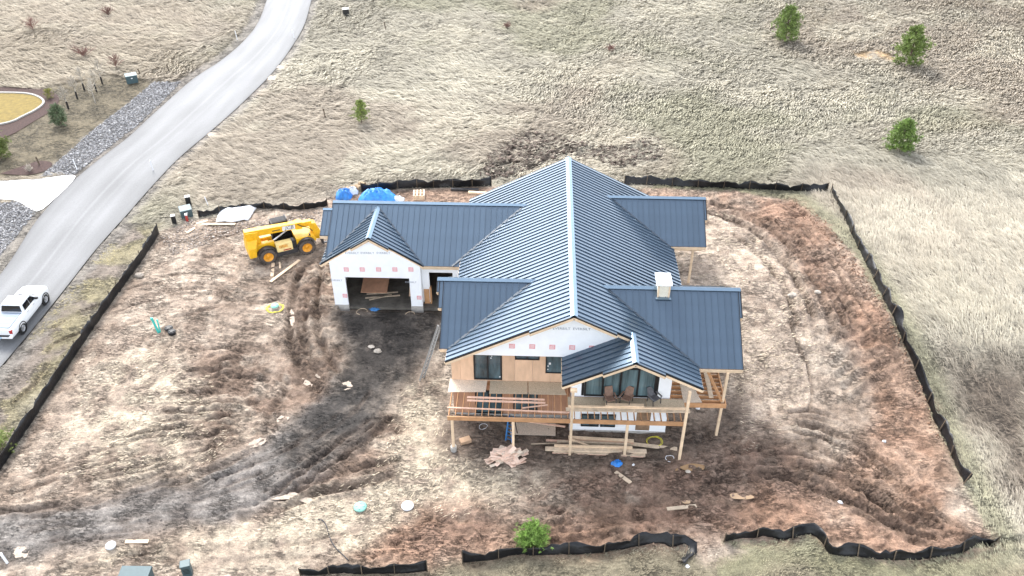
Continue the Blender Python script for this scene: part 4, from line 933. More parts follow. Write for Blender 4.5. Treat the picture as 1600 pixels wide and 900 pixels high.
a = G(659, 592); b = Vector(aty(690, 512, 2.9)); b.x = -8.32; ladder('extension_ladder', a, (-8.33, 2.9, 3.35), 'long grey ladder leaning on the left eave', 'alu', .34, 16)
a = G(727, 690); o = loose('cardboard_box', 'card', 'brown cardboard box on the soil under the left deck', 'box', lambda m: (m.box(-.35, .35, -.22, .22, 0, .3), m.box(-.33, .33, -.02, .02, .3, .305))); o.location = a+Vector((0, 0, -.02)); o.rotation_euler.z = .45
def crumple(name, u, v, rx, ry_, hz, m, label, cat, seed=1, lift=0):
    p = G(u, v); mb = MB(); n, k = 14, 6; vs = [(0, 0, hz)]; rg = random.Random(seed)
    for r in range(1, k+1):
        t = r/k
        for i in range(n): an = 2*math.pi*i/n; j = rg.uniform(.75, 1.2); vs.append((rx*t*math.cos(an)*j, ry_*t*math.sin(an)*j, max(-.03, hz*(1-t*t)*rg.uniform(.35, 1.25)-(.03 if r == k else 0))))
    fs = [(0, 1+i, 1+(i+1) % n) for i in range(n)]
    for r in range(k-1): fs += [(1+r*n+i, 1+(r+1)*n+i, 1+(r+1)*n+(i+1) % n, 1+r*n+(i+1) % n) for i in range(n)]
    mb.add(vs, fs); o = mb.build(name, m); o.location = p+Vector((0, 0, lift)); return tag(o, label, cat)
crumple('crumpled_tarp', 964, 724, .38, .26, .28, 'bluetarp', 'small crumpled blue tarp on the mud before the deck', 'tarp', 4)
for (u0, v0, u1, v1, l) in ((962, 736, 985, 757, 'muddy plank slanting below the blue tarp'), (1042, 797, 1088, 790, 'pale muddy plank lying in the red mud'), (423, 442, 468, 407, 'long pale board lying beside the yellow telehandler'), (427, 412, 425, 432, 'short pale board by the telehandler\'s rear wheel'), (437, 411, 438, 420, 'thin board between the telehandler\'s wheels'), (196, 847, 232, 846, 'pale board beside the gravel track, lower left'), (316, 352, 368, 352, 'pinkish board under the white tarp\'s front edge'), (307, 350, 325, 346, 'short pale board left of the white tarp'), (292, 365, 305, 358, 'small pale board on the gravel spill')):
    a, b = G(u0, v0), G(u1, v1); wq = .14 if 'thin' in l else .24
    loose('ground_board', 'pinegrey' if 'muddy' in l else 'pine', l, 'board', lambda m: m.beam(a+Vector((0, 0, .05)), b+Vector((0, 0, .05)), wq, .06))
def ring(name, u, v, r, m, label, cat, turns=1, tr=.018, z=None, sq=.8):
    p = G(u, v); pts = []
    for i in range(int(26*turns)+1): an = 2*math.pi*i/26; q = r*(1+.12*math.sin(an*1.7)); x_, y_ = q*math.cos(an), q*sq*math.sin(an); pts.append((x_, y_, gz(p.x+x_, p.y+y_)-p.z+tr*.8 if z is None else z-p.z+tr))
    mb = MB(); mb.tube(pts, tr, 5); o = mb.build(name, m, None, True); o.location = p; return tag(o, label, cat)
ring('coiled_hose', 430, 482, .62, 'yellowhose', 'yellow hose coiled round the green septic lid', 'hose', 2.7, .03)
ring('loose_strap', 1046, 716, .28, 'whitepl', 'pale strap loop on the mud by the right deck post', 'strap', .8, .02)
ring('loose_wire', 755, 667, .28, 'whitepl', 'pale wire loop on the soil below the left deck', 'wire', 1, .012)
ring('loose_wire', 565, 487, .4, 'pine', 'pale strap loop before the garage opening', 'strap', .75, .018)
ring('loose_strap', 1022, 690, .5, 'yellowhose', 'yellowish tangled straps before the basement wall', 'strap', 2.3, .018)
ring('loose_wire', 640, 492, .35, 'pine', 'pale cord before the garage\'s right pier', 'cord', .5, .015)
crumple('crumpled_cloth', 585, 483, .4, .25, .12, 'blue', 'dark blue cloth on the soil at the garage opening', 'cloth', 9)
for (u0, v0, u1, v1, wh) in ((573, 460, 622, 457, 'rearmost'), (571, 466, 625, 462, 'longest, middle'), (577, 469, 612, 461, 'frontmost')):
    a, b = atz(u0, v0, GF), atz(u1, v1, GF); loose('garage_board', 'pinegrey', wh+' of three pale boards on the garage floor', 'board', lambda m: m.beam((a[0], a[1], GF+.04), (b[0], b[1], GF+.04), .12, .05), 'boards on the garage floor')
loose('board_stack', 'plydark', 'reddish board sheet lying at the garage\'s back left', 'board sheet', lambda m: m.slab([(-15.6, 12.6, GF+.1), (-13.6, 12.6, GF+.1), (-13.6, 14.4, GF+.5), (-15.6, 14.4, GF+.5)], (0, 0, .06)))
loose('leaning_panel', 'ply', 'orange wood panel leaning by the garage\'s right pier', 'panel', lambda m: m.slab([(-11.9, 12.4, GF), (-11.35, 12.4, GF), (-11.2, 12.9, GF+1.5), (-11.75, 12.9, GF+1.5)], (0, .05, 0)))
# ------------------------------------------------------------------ stores behind the garage
def mound(name, u, v, rx, ry_, hz, m, label, cat, seed, rz=0):
    p = G(u, v); rg = random.Random(seed); n, k = 28, 9; vs = [(0, 0, hz)]
    for r in range(1, k+1):
        t = r/k
        for i in range(n):
            an = 2*math.pi*i/n; sqr = 1/max(abs(math.cos(an))**3+abs(math.sin(an))**3, .3)**(1/3)
            vs.append((rx*t*math.cos(an)*sqr+rg.uniform(-.06, .06), ry_*t*math.sin(an)*sqr+rg.uniform(-.06, .06), hz*(1-t**3)*(1+rg.uniform(-.2, .2))+.04*math.sin(5*an)*t-.05*(r == k)))
    fs = [(0, 1+i, 1+(i+1) % n) for i in range(n)]
    for r in range(k-1): fs += [(1+r*n+i, 1+(r+1)*n+i, 1+(r+1)*n+(i+1) % n, 1+r*n+(i+1) % n) for i in range(n)]
    mb = MB(); mb.add(vs, fs); o = mb.build(name, m, None, True); o.location = p; o.rotation_euler.z = rz; return tag(o, label, cat)
mound('tarp_covered_stack', 590, 312, 1.75, 1.0, 1.0, 'bluetarp', 'large bright blue tarp over a stack behind the garage', 'tarp', 3, .05)
mound('tarp_covered_stack', 538, 307, .8, .7, .75, 'bluetarp', 'smaller blue and white tarp behind the garage\'s left end', 'tarp', 5, .2)
mound('white_bag', 551, 302, .55, .4, .6, 'whitetarp', 'white sheeting between the two blue tarps', 'sheeting', 6, .4)
mound('white_bag', 622, 312, .6, .35, .35, 'whitetarp', 'white wrapped bundle right of the large blue tarp', 'bundle', 7, .1)
for k, (u, v) in enumerate(((545, 301), (553, 299), (560, 297), (566, 292))):
    p = G(u, v); o = loose('log_section', 'stump', ('leftmost of four log sections above the blue tarps', 'second log section from the left above the blue tarps', 'third log section from the left above the blue tarps', 'rightmost and uppermost log section above the blue tarps')[k], 'log', lambda m: m.cyl((0, -.3, .26), (0, .3, .26), .26, .25, 14), 'log sections behind the garage'); o.location = p; o.rotation_euler.z = .5+.2*k
def pallet(u, v, rz, label):
    p = G(u, v); t = thing('wood_pallet', label, 'pallet', p, rz)
    for lv in range(3):
        z = lv*.16
        for y_ in (-.5, 0, .5): piece('stringer', 'pine', t, lambda m: m.box(-.5, .5, y_-.04, y_+.04, z, z+.11))
        for x_ in (-.45, -.15, .15, .45): piece('deck_slat', 'osbpale', t, lambda m: m.box(x_-.06, x_+.06, -.55, .55, z+.11, z+.14))
pallet(655, 308, .1, 'pale wooden pallets stacked behind the garage roof')
for (u0, v0, u1, v1, m, l) in ((732, 302, 760, 303, 'pine', 'pale beam on the soil behind the main roof\'s left'), (705, 297, 748, 298, 'steel', 'dark panels lying along the rear black fence')):
    a, b = G(u0, v0), G(u1, v1); loose('ground_beam', m, l, 'beam', lambda q: q.beam(a+Vector((0, 0, .1)), b+Vector((0, 0, .1)), .3, .18))
# white tarp sheet
def draped(px, m, name, label, hz):
    c = [Vector(G(*q)) for q in px]; n = 14; vs, rg = [], random.Random(8)
    for i in range(n+1):
        for j in range(n+1):
            s, t = i/n, j/n; p = (c[0]*(1-s)+c[1]*s)*(1-t)+(c[3]*(1-s)+c[2]*s)*t
            e = min(s, 1-s, t, 1-t); vs.append((p.x+rg.uniform(-.03, .03), p.y+rg.uniform(-.05, .05)+.1*math.sin(9*s)*(t < .05), p.z+.06+hz*min(1, e*5)*(1+.15*math.sin(7*s+3*t))+rg.uniform(0, .04)))
    mb = MB(); mb.add(vs, [(i*(n+1)+j, (i+1)*(n+1)+j, (i+1)*(n+1)+j+1, i*(n+1)+j+1) for i in range(n) for j in range(n)])
    v = np.array(mb.v); cc = v.mean(0); cc[2] = v[:, 2].min(); mb.v = [tuple(p-cc) for p in v]
    o = mb.build(name, m, None, True); o.location = tuple(cc); sm = o.modifiers.new('thick', 'SOLIDIFY'); sm.thickness = .02; return tag(o, label, 'tarp')
draped([(337, 350), (388, 346), (404, 322), (345, 327)], 'whitetarp', 'white_tarp', 'white tarp spread over boards by the black fence', .3)
# ------------------------------------------------------------------ silt fences
def fence(px, label, h=.62, stakes=14, sag=.25, seed=0, lean=.12, flop=None, pole='stake'):
    Q = smooth_poly(gp(px), 10); d = np.r_[0, np.cumsum(np.hypot(*np.diff(Q, axis=0).T))]; n = max(12, int(d[-1]/.25)); t = np.linspace(0, d[-1], n+1)
    x, y = np.interp(t, d, Q[:, 0]), np.interp(t, d, Q[:, 1]); z = full_h(x, y); rg = np.random.default_rng(seed)
    dx, dy = np.gradient(x), np.gradient(y); l = np.hypot(dx, dy); nx_, ny_ = -dy/l, dx/l
    sp = d[-1]/stakes; ph = (t/sp) % 1; droop = 1-sag*np.sin(np.pi*ph)*(.4+.9*rg.random(n+1))*(.5+vnoise(t/1.7, t*0, seed))
    ln = lean*(vnoise(t/1.3, t*0+5, seed)-.3)*2
    if flop is not None:
        f = S((t/d[-1]-flop)/.08); droop *= 1-.75*f; ln = ln+f*.6
    V = []; rows = 5
    for r in range(rows):
        q = r/(rows-1); wv = .09*(vnoise(t/.55, t*0+r*.8, seed+3)-.5)*2*(.3+q)
        V.append(np.stack([x+nx_*(ln*q+wv), y+ny_*(ln*q+wv), z-.04+h*droop*q], 1))
    V = np.stack(V, 1).reshape(-1, 3); o_ = (float(x[0]), float(y[0]), float(z[0]))
    t_ = thing('silt_fence', label, 'silt fence', o_); mb = MB()
    mb.add(V-np.array(o_), [(i*rows+r, (i+1)*rows+r, (i+1)*rows+r+1, i*rows+r+1) for i in range(n) for r in range(rows-1)])
    fo = mb.build('fabric', 'geotextile', t_, True, fixn=False); md = fo.modifiers.new('thick', 'SOLIDIFY'); md.thickness = .012
    for k in range(stakes+1):
        i = min(n, int(k/stakes*n)); b = Vector((x[i], y[i], z[i]))-Vector(o_); e = Vector((nx_[i]*.05, ny_[i]*.05, 0))*(-1)
        piece('stake', pole, t_, lambda m: m.beam(b+e-Vector((0, 0, .1)), b+e+Vector((nx_[i]*ln[i]*.8, ny_[i]*ln[i]*.8, h*droop[i]*1.06)), .05, .05))
    return t_
fence([(249, 364), (232, 392), (207, 428), (175, 472), (145, 515), (115, 560), (85, 605), (50, 660), (20, 705), (-8, 748)], 'long straight black silt fence between road verge and plot', .95, 19, .03, 1, .05)
fence([(311, 340), (345, 333), (380, 328), (425, 326), (470, 328), (512, 322)], 'low black silt fence passing behind the white tarp', .7, 6, .35, 2)
fence([(565, 301), (610, 297), (650, 294), (700, 293), (768, 291)], 'black silt fence behind the garage\'s blue tarps', .95, 7, .2, 3, .3)
fence([(975, 289), (1040, 291), (1100, 294), (1170, 296), (1230, 298), (1292, 301)], 'black silt fence along the top of the red soil', .9, 8, .3, 4, .3)
fence([(1298, 303), (1318, 340), (1345, 398), (1375, 458), (1400, 510), (1425, 570), (1452, 640), (1480, 700), (1506, 757)], 'curved black silt fence down the plot\'s right side', .95, 14, .2, 5, .3)
fence([(470, 899), (530, 897), (590, 897), (640, 896), (668, 893)], 'black silt fence cut off by the bottom edge', .75, 4, .3, 6, .3)
fence([(723, 881), (770, 875), (815, 866), (830, 868), (900, 866), (965, 859), (1030, 850), (1048, 855), (1074, 850), (1058, 876)], 'sagging black silt fence below the round green shrub', .85, 7, .35, 7, .25, .86)
fence([(1130, 847), (1185, 839), (1230, 843), (1268, 835), (1285, 850), (1302, 868), (1360, 873), (1405, 878), (1455, 872), (1495, 868), (1530, 853), (1553, 847)], 'wavy black silt fence along the lower right edge', .85, 8, .35, 8, .3)
# ------------------------------------------------------------------ utilities
def cabinet(u, v, w_, d_, h, rz, label):
    p = G(u, v); t = thing('utility_cabinet', label, 'utility cabinet', p-Vector((0, 0, .05)), rz)
    piece('body', 'greenbox', t, lambda m: m.box(-w_/2, w_/2, -d_/2, d_/2, 0, h), bevel=.02)
    piece('lid', 'greenbox', t, lambda m: m.hexa([(-w_/2-.04, -d_/2-.04, h), (w_/2+.04, -d_/2-.04, h), (w_/2+.04, d_/2+.04, h), (-w_/2-.04, d_/2+.04, h), (-w_/2-.02, -d_/2, h+.06), (w_/2+.02, -d_/2, h+.06), (w_/2+.02, d_/2+.02, h+.12), (-w_/2-.02, d_/2+.02, h+.12)]))
    piece('warning_label', 'whitepl', t, lambda m: m.box(-.08, .1, -d_/2-.008, -d_/2-.002, h*.68, h*.8)); return t
cabinet(216, 911, 1.55, .8, .8, .02, 'wide grey-green utility cabinet at the bottom edge'); cabinet(292, 337, .95, .9, .75, .5, 'square grey-green transformer box left of the white tarp')
def pedestal(u, v, h, r, m, label, cap='greenbox', louv=True):
    p = G(u, v); t = thing('utility_pedestal', label, 'utility pedestal', p-Vector((0, 0, .05)), .3)
    piece('body', m, t, lambda q: q.box(-r, r, -r*.85, r*.85, 0, h), bevel=.02); piece('cap', cap, t, lambda q: q.box(-r*1.12, r*1.12, -r, r, h, h+.07), bevel=.02)
    if louv:
        for k in range(4): piece('louvre', 'black', t, lambda q: q.box(-r*.7, r*.7, -r*.85-.012, -r*.85-.002, h*(.35+.13*k), h*(.35+.13*k)+.035))
pedestal(294, 896, .85, .24, 'greenbox', 'small louvred green pedestal right of the bottom utility cabinet'); pedestal(296, 322, 1.0, .2, 'black', 'tall black pedestal behind the square transformer box', 'alu'); pedestal(273, 349, .8, .17, 'black', 'short black pedestal left of the transformer box', 'alu')
pedestal(541, 24, .9, .38, 'black', 'small dark pedestal in the field right of the road', 'alu', False); cabinet(207, 128, 1.2, .9, .85, .5, 'dark utility box beyond the road near the saplings')
def lid(u, v, r, h, m, label, rib=True):
    p = G(u, v); t = thing('septic_lid', label, 'septic lid', p-Vector((0, 0, .04)))
    piece('riser', 'black' if m == 'black' else 'concrete', t, lambda q: q.lathe([(0.01, 0), (r*.9, 0), (r*.9, h), (.01, h)], n=20))
    piece('cover', m, t, lambda q: q.lathe([(r, h-.03), (r*1.03, h), (r, h+.03), (r*.8, h+.06), (r*.4, h+.09), (.001, h+.1)], n=22), smooth=True)
    for k in range(4): a = k*1.57; piece('handle_rib', m, t, lambda q: q.box(r*.55*math.cos(a)-.05, r*.55*math.cos(a)+.05, r*.55*math.sin(a)-.05, r*.55*math.sin(a)+.05, h+.07, h+.11))
lid(563, 793, .38, .12, 'greenlid', 'flat green septic lid on the straw, lower centre'); lid(637, 792, .36, .16, 'whitepl', 'round white septic lid right of the green one'); lid(430, 481, .3, .25, 'greenlid', 'green septic lid inside the coiled yellow hose')
lid(264, 514, .3, .2, 'black', 'black septic riser behind its twin, beside the teal stakes'); lid(269, 520, .28, .22, 'black', 'black septic riser with grey top, nearer of the pair'); lid(174, 855, .28, .14, 'whitepl', 'white lid beside the gravel track, lower left')
def marker(u, v, h, m, label, cat='marker post', r=.04, top=None, tilt=(0, 0)):
    p = G(u, v); t = thing('marker_post', label, cat, p)
    piece('shaft', m, t, lambda q: q.beam((0, 0, -.1), (tilt[0], tilt[1], h), r*2, r*1.2)); piece('tip', top or m, t, lambda q: q.box(tilt[0]-r*1.15, tilt[0]+r*1.15, tilt[1]-r*.8, tilt[1]+r*.8, h-.15, h+.01)); return t
marker(248, 519, 1.25, 'teal', 'teal stake leaning beside the black septic risers', tilt=(-.3, .15), r=.07); marker(250, 518, .9, 'teal', 'shorter teal stake beside the septic risers', tilt=(-.12, .3), r=.05)
marker(293, 346, .75, 'red', 'red marker post before the square transformer box', r=.09, top='whitepl'); marker(326, 322, .8, 'whitepl', 'thin white stake in the grass left of the white tarp', tilt=(-.25, .2), r=.03); marker(12, 880, .7, 'whitepl', 'white stake in the lower left corner', r=.06, tilt=(-.2, .1))
for (u, v, l) in ((240, 267, 'lower white road marker on the road\'s right edge'), (121, 266, 'white road marker on the road\'s left edge by the gravel'), (460, 60, 'white road marker high on the road\'s right edge'), (371, 62, 'white road marker high on the road\'s left edge')): marker(u, v, 1.1, 'whitepl', l, r=.035, tilt=(-.12, .05))
for (u, v, l, h) in ((509, 186, 'dark leaning post in the field left of the small pine', 1.1), (603, 47, 'dark leaning post high in the field right of the road', 1.0), (265, 114, 'brown wooden post beside the far road edge', .9), (219, 116, 'short dark post right of the far utility box', .6), (62, 258, 'dark post on the mulch island', .8)): marker(u, v, h, 'stake', l, r=.06, tilt=(-.15, .1))
for k, (u, v, s, l) in enumerate(((217, 432, .34, 'pale rock beside the straight black fence'), (590, 549, .25, 'pale flat stone on the dark driveway soil'), (1075, 738, .15, 'small stone by the ochre puddle'), (1238, 462, .3, 'pale stone on the red bank'), (1277, 459, .22, 'smaller pale stone on the red bank\'s upper edge'), (580, 543, .2, 'yellowish chunk on the driveway soil'))):
    p = G(u, v); mb = MB(); rg = random.Random(k); vs = []
    for a_ in range(7):
        for b_ in range(10): th, ph = math.pi*(a_+.5)/7, 2*math.pi*b_/10; rr_ = s*rg.uniform(.8, 1.15); vs.append((rr_*1.2*math.sin(th)*math.cos(ph), rr_*.8*math.sin(th)*math.sin(ph), rr_*.6*math.cos(th)))
    fs = [(a_*10+b_, a_*10+(b_+1) % 10, (a_+1)*10+(b_+1) % 10, (a_+1)*10+b_) for a_ in range(6) for b_ in range(10)]+[tuple(range(10))[::-1], tuple(range(60, 70))]
    mb.add(vs, fs); o = mb.build('stone', 'rock'); o.location = p+Vector((0, 0, s*.25)); tag(o, l, 'stone')
def scrap(u, v, sx_, sy_, m, label):
    p = G(u, v); o = crumple('litter_scrap', u, v, sx_, sy_, .1, m, label, 'litter', int(u)); return o
scrap(1074, 885, .16, .12, 'whitepl', 'white litter scrap below the sagging fence'); scrap(898, 849, .2, .14, 'teal', 'teal litter scrap above the sagging fence'); scrap(1382, 689, .14, .1, 'whitepl', 'white litter scrap on the red bank'); scrap(1313, 782, .2, .14, 'whitepl', 'white litter scrap in the right wheel ruts'); scrap(1090, 639, .16, .12, 'whitepl', 'white litter scrap beside the side deck post'); scrap(990, 727, .1, .08, 'whitepl', 'small white scrap right of the blue tarp')
a = g(497, 812); b = g(545, 880); pts = smooth_poly([g(497, 812)[:2], g(508, 818)[:2], g(520, 850)[:2], g(545, 878)[:2]], 8)
mb = MB(); mb.tube([(q[0]-a[0], q[1]-a[1], gz(q[0], q[1])-a[2]+.03) for q in pts], .03, 5); o = mb.build('loose_pipe', 'steel', None, True); o.location = tuple(a); tag(o, 'thin dark pipe snaking over the straw, lower centre', 'pipe')

# ------------------------------------------------------------------ wheels
def wheel(parent, c, r, wdt, side, tyre, rim, lugs=0, spokes=0):
    """axle along local Y; side = -1 shows its face towards -Y"""
    h = wdt/2
    t = piece('wheel', tyre, parent, lambda m: m.lathe([(r*.58, -h*.9), (r*.8, -h), (r*.94, -h*.85), (r, -h*.5), (r, h*.5), (r*.94, h*.85), (r*.8, h), (r*.58, h*.9)], 'Y', c, 28), smooth=not lugs)
    def dish(m):
        o = side
        m.lathe([(r*.6, o*h*.95), (r*.55, o*h*.8), (r*.42, o*h*.45), (r*.2, o*h*.4), (r*.16, o*h*.62), (.001, o*h*.62)], 'Y', c, 20)
        m.lathe([(r*.58, -o*h*.7), (.001, -o*h*.7)], 'Y', c, 20)
    rm = piece('rim', rim, t, dish, smooth=True)
    if lugs:
        def lg(m):
            for k in range(lugs):
                a = 2*math.pi*k/lugs
                for s in (-1, 1):
                    a2 = a+(s > 0)*math.pi/lugs; d0 = Vector((math.cos(a2), 0, math.sin(a2))); d1 = Vector((math.cos(a2+.2), 0, math.sin(a2+.2)))
                    m.beam(Vector(c)+d0*r*1.01+Vector((0, s*h*.95, 0)), Vector(c)+d1*r*1.01+Vector((0, s*h*.06, 0)), .06, .07, d0)
        piece('tread', tyre, t, lg)
    if spokes:
        def sp(m):
            for k in range(spokes):
                a = 2*math.pi*k/spokes; d0 = Vector((math.cos(a), 0, math.sin(a))); m.beam(Vector(c)+d0*r*.1+Vector((0, side*h*.85, 0)), Vector(c)+d0*r*.58+Vector((0, side*h*.95, 0)), .05, r*.2, d0.cross(Vector((0, 1, 0))))
        piece('spoke_set', rim, t, sp)
    return t
# ------------------------------------------------------------------ yellow telehandler
ca, cb = g(421, 411), g(481, 396); ca[2] = gz(*ca[:2]); dv = cb-ca; ang = math.atan2(dv[1], dv[0]); WB = float(np.hypot(*dv[:2])); 
t = thing('telehandler', 'yellow telehandler with folded boom parked beside the garage', 'telehandler', Vector(ca)+Vector((-math.sin(ang)*1.0, math.cos(ang)*1.0, 0)), ang)
sc = WB/3.0; t.scale = (sc,)*3
for X_ in (0, 3.0):
    for s in (-1, 1): wheel(t, (X_, s*.95, .62), .64, .42, s, 'tyre', 'orange', 18)
piece('chassis', 'steel', t, lambda m: (m.box(-.9, 3.7, -.42, .42, .5, .95), m.box(-.15, .15, -.8, .8, .5, .75), m.box(2.85, 3.15, -.8, .8, .5, .75), m.box(.65, 2.3, -1.05, -.42, .38, .75)), bevel=.02)
piece('rear_body', 'yellow', t, lambda m: (m.loft([[(-1.32, -.95, .72), (-1.32, .95, .72), (-1.3, .95, 1.5), (-1.25, .6, 2.0), (-1.25, -.6, 2.0), (-1.3, -.95, 1.5)], [(-.78, -.95, .72), (-.78, .95, .72), (-.72, .95, 1.5), (-.5, .6, 2.05), (-.5, -.6, 2.05), (-.72, -.95, 1.5)]]), m.box(-.8, .7, -.62, -.3, .95, 1.55), m.box(-.8, .7, .3, .62, .95, 1.55)), bevel=.03)
piece('boom_pivot', 'yellow', t, lambda m: [m.slab([(-1.3, s*.34-.04, 1.6), (-.2, s*.34-.04, 1.5), (-.35, s*.34-.04, 2.5), (-1.25, s*.34-.04, 2.6)], (0, .08, 0)) for s in (-1, 1)])
bo = piece('boom', 'yellow', t, lambda m: (m.beam((-1.3, 0, 2.42), (2.95, 0, 2.16), .5, .5), m.beam((2.55, 0, 2.18), (3.05, 0, 2.15), .58, .58)), bevel=.02)
piece('inner_boom', 'yellow', t, lambda m: m.beam((2.9, 0, 2.15), (3.8, 0, 2.1), .4, .4), bevel=.02)
piece('boom_head', 'yellow', t, lambda m: (m.loft([[(x_-.68, y_, z_) for x_, y_, z_ in ((4.1, sy_, 2.25), (4.75, sy_, 2.1), (5.1, sy_, 1.2), (4.98, sy_, .65), (4.55, sy_, .7), (4.42, sy_, 1.4))] for sy_ in (-.3, .3)])), bevel=.02)
piece('fork_carriage', 'steel', t, lambda m: (m.box(4.33, 4.45, -.65, .65, .3, 1.0), m.box(4.44, 5.5, -.5, -.38, .28, .33), m.box(4.44, 5.5, .38, .5, .28, .33), m.cyl((3.6, 0, 1.95), (4.05, 0, .95), .07)))
piece('lift_ram', 'chrome', t, lambda m: m.cyl((.3, -.12, 1.1), (1.9, -.12, 2.0), .07, .07)); piece('hydraulic_hose', 'black', t, lambda m: m.tube([(2.7, -.3, 2.35), (3.1, -.33, 2.05), (3.45, -.34, 1.9), (3.75, -.33, 1.5)], .035))
piece('engine_cover', 'cream', t, lambda m: m.loft([[(.72, -1.1, .78), (.72, -.42, .78), (.72, -.42, 1.42), (.72, -.95, 1.42)], [(1.95, -1.1, .78), (1.95, -.42, .78), (1.95, -.42, 1.4), (1.95, -.95, 1.4)]]), bevel=.03)
for k in range(6): piece('louvre', 'orange', t, lambda m: m.box(.95+k*.11, 1.0+k*.11, -1.055+.0, -1.0, 1.08, 1.3))
piece('decal_strip', 'red', t, lambda m: m.box(1.2, 1.8, -1.105, -1.09, .84, .93))
piece('front_frame', 'yellow', t, lambda m: (m.loft([[(2.3, -.95, 1.0), (2.3, .95, 1.0), (2.3, .95, 1.5), (2.3, -.95, 1.5)], [(3.9, -.7, .8), (3.9, .7, .8), (3.75, .7, 1.35), (3.75, -.7, 1.35)]])), bevel=.03)
piece('side_skirt', 'black', t, lambda m: m.loft([[(1.95, -1.02, .45), (1.95, -.42, .45), (1.95, -.42, 1.45), (1.95, -.9, 1.45)], [(2.5, -.98, .55), (2.5, -.42, .55), (2.5, -.42, 1.3), (2.5, -.88, 1.3)]]))
def guard(m, cx_, s):
    n = 9; secs = []
    for k in range(n):
        a = math.radians(15+k*150/(n-1)); secs.append([(cx_+.74*math.cos(a), s*1.15, .62+.74*math.sin(a)), (cx_+.74*math.cos(a), s*.7, .62+.74*math.sin(a)), (cx_+.78*math.cos(a), s*.7, .62+.78*math.sin(a)), (cx_+.78*math.cos(a), s*1.15, .62+.78*math.sin(a))])
    m.loft(secs)
for X_ in (0, 3.0):
    for s in (-1, 1): piece('mudguard', 'steel', t, lambda m: guard(m, X_, s))
cb_ = piece('cab', 'black', t, lambda m: (m.box(.75, 2.35, .32, 1.1, .75, 1.3), [m.beam((X_, Y_, 1.3), (X_+dx_, Y_*.98, 2.5), .08, .08) for X_, Y_, dx_ in ((.8, .36, .1), (.8, 1.06, .1), (2.3, .36, -.25), (2.3, 1.06, -.25))], m.box(.85, 2.1, .3, 1.1, 2.48, 2.58)))
piece('cab_glass', 'carglass', cb_, lambda m: m.loft([[(.82, .37, 1.3), (2.28, .37, 1.3), (2.28, 1.05, 1.3), (.82, 1.05, 1.3)], [(.92, .37, 2.48), (2.05, .37, 2.48), (2.05, 1.05, 2.48), (.92, 1.05, 2.48)]]))
piece('roof_guard', 'steel', cb_, lambda m: ([m.box(.9, 2.05, .4+k*.14, .43+k*.14, 2.6, 2.64) for k in range(5)], m.box(2.02, 2.08, .32, 1.08, 2.58, 2.72)))
piece('mirror', 'black', t, lambda m: (m.beam((3.3, -.75, 1.4), (3.35, -1.15, 1.75), .03, .03), m.box(3.3, 3.36, -1.3, -1.05, 1.65, 1.9)))
piece('seat_box', 'orange', t, lambda m: m.box(-.55, .35, -.3, .3, 1.0, 1.35))
# lettering on the boom side
sl_b = math.atan2(2.12-2.42, 4.85); BM = Matrix.Translation((2.05, -.262, 2.215)) @ Matrix.Rotation(-sl_b, 4, 'Y') @ FACE
pl = piece('name_plate', 'whitepl', t, lambda m: m.beam((1.52, -.256, 2.245), (2.5, -.256, 2.185), .01, .36))
text_mesh('JCB', .42, 'name_letters', 'black', t, BM, .003, .2)
piece('model_strip', 'steel', t, lambda m: m.beam((.75, -.256, 2.25), (1.35, -.256, 2.22), .01, .07))
# ------------------------------------------------------------------ white pickup
ra, rb = g(37, 520.5), g(72, 474.6); ra[2] += .08; dv = rb-ra; ang = math.atan2(dv[1], dv[0]); WB = float(np.hypot(*dv[:2]))
t = thing('pickup_truck', 'white crew-cab pickup truck parked on the road\'s edge', 'pickup truck', Vector(ra)+Vector((-math.sin(ang)*.82, math.cos(ang)*.82, 0)), ang)
k_ = WB/3.55; t.scale = (k_,)*3
for X_ in (0, 3.55):
    for s in (-1, 1): wheel(t, (X_, s*.84, .40), .41, .27, s, 'tyre2', 'chrome', 0, 6)
def sec(x, w_, z0, z1, cr=.1): return [(x, -w_*.96, z0), (x, w_*.96, z0), (x, w_, z0+.2), (x, w_, (z0+z1)/2+.1), (x, w_*.97, z1-cr), (x, w_*.9, z1), (x, 0, z1+.03), (x, -w_*.9, z1), (x, -w_*.97, z1-cr), (x, -w_, (z0+z1)/2+.1), (x, -w_, z0+.2)]
body = piece('body', 'carpaint', t, lambda m: m.loft([sec(-1.22, .9, .55, 1.12), sec(-1.15, .95, .5, 1.2), sec(0, .97, .5, 1.22), sec(.85, .96, .42, 1.24), sec(2.75, .96, .42, 1.26), sec(3.4, .96, .5, 1.24), sec(4.1, .93, .5, 1.14), sec(4.4, .84, .5, 1.02), sec(4.5, .7, .55, .85)]), smooth=False, bevel=.04)
piece('bed_cover', 'bedcover', body, lambda m: ([m.box(-1.08+j*.45, -1.08+j*.45+.435, -.78, .78, 1.24, 1.275) for j in range(4)]))
cabp = piece('cab', 'carpaint', t, lambda m: m.loft([[(.78, -.9, 1.2), (2.95, -.9, 1.2), (2.95, .9, 1.2), (.78, .9, 1.2)], [(.95, -.74, 1.78), (2.1, -.74, 1.8), (2.1, .74, 1.8), (.95, .74, 1.78)], [(1.1, -.62, 1.86), (1.95, -.62, 1.88), (1.95, .62, 1.88), (1.1, .62, 1.86)]]), bevel=.04)
def quad(m, a, b, c, d, n): m.slab([a, b, c, d], Vector(n)*.02)
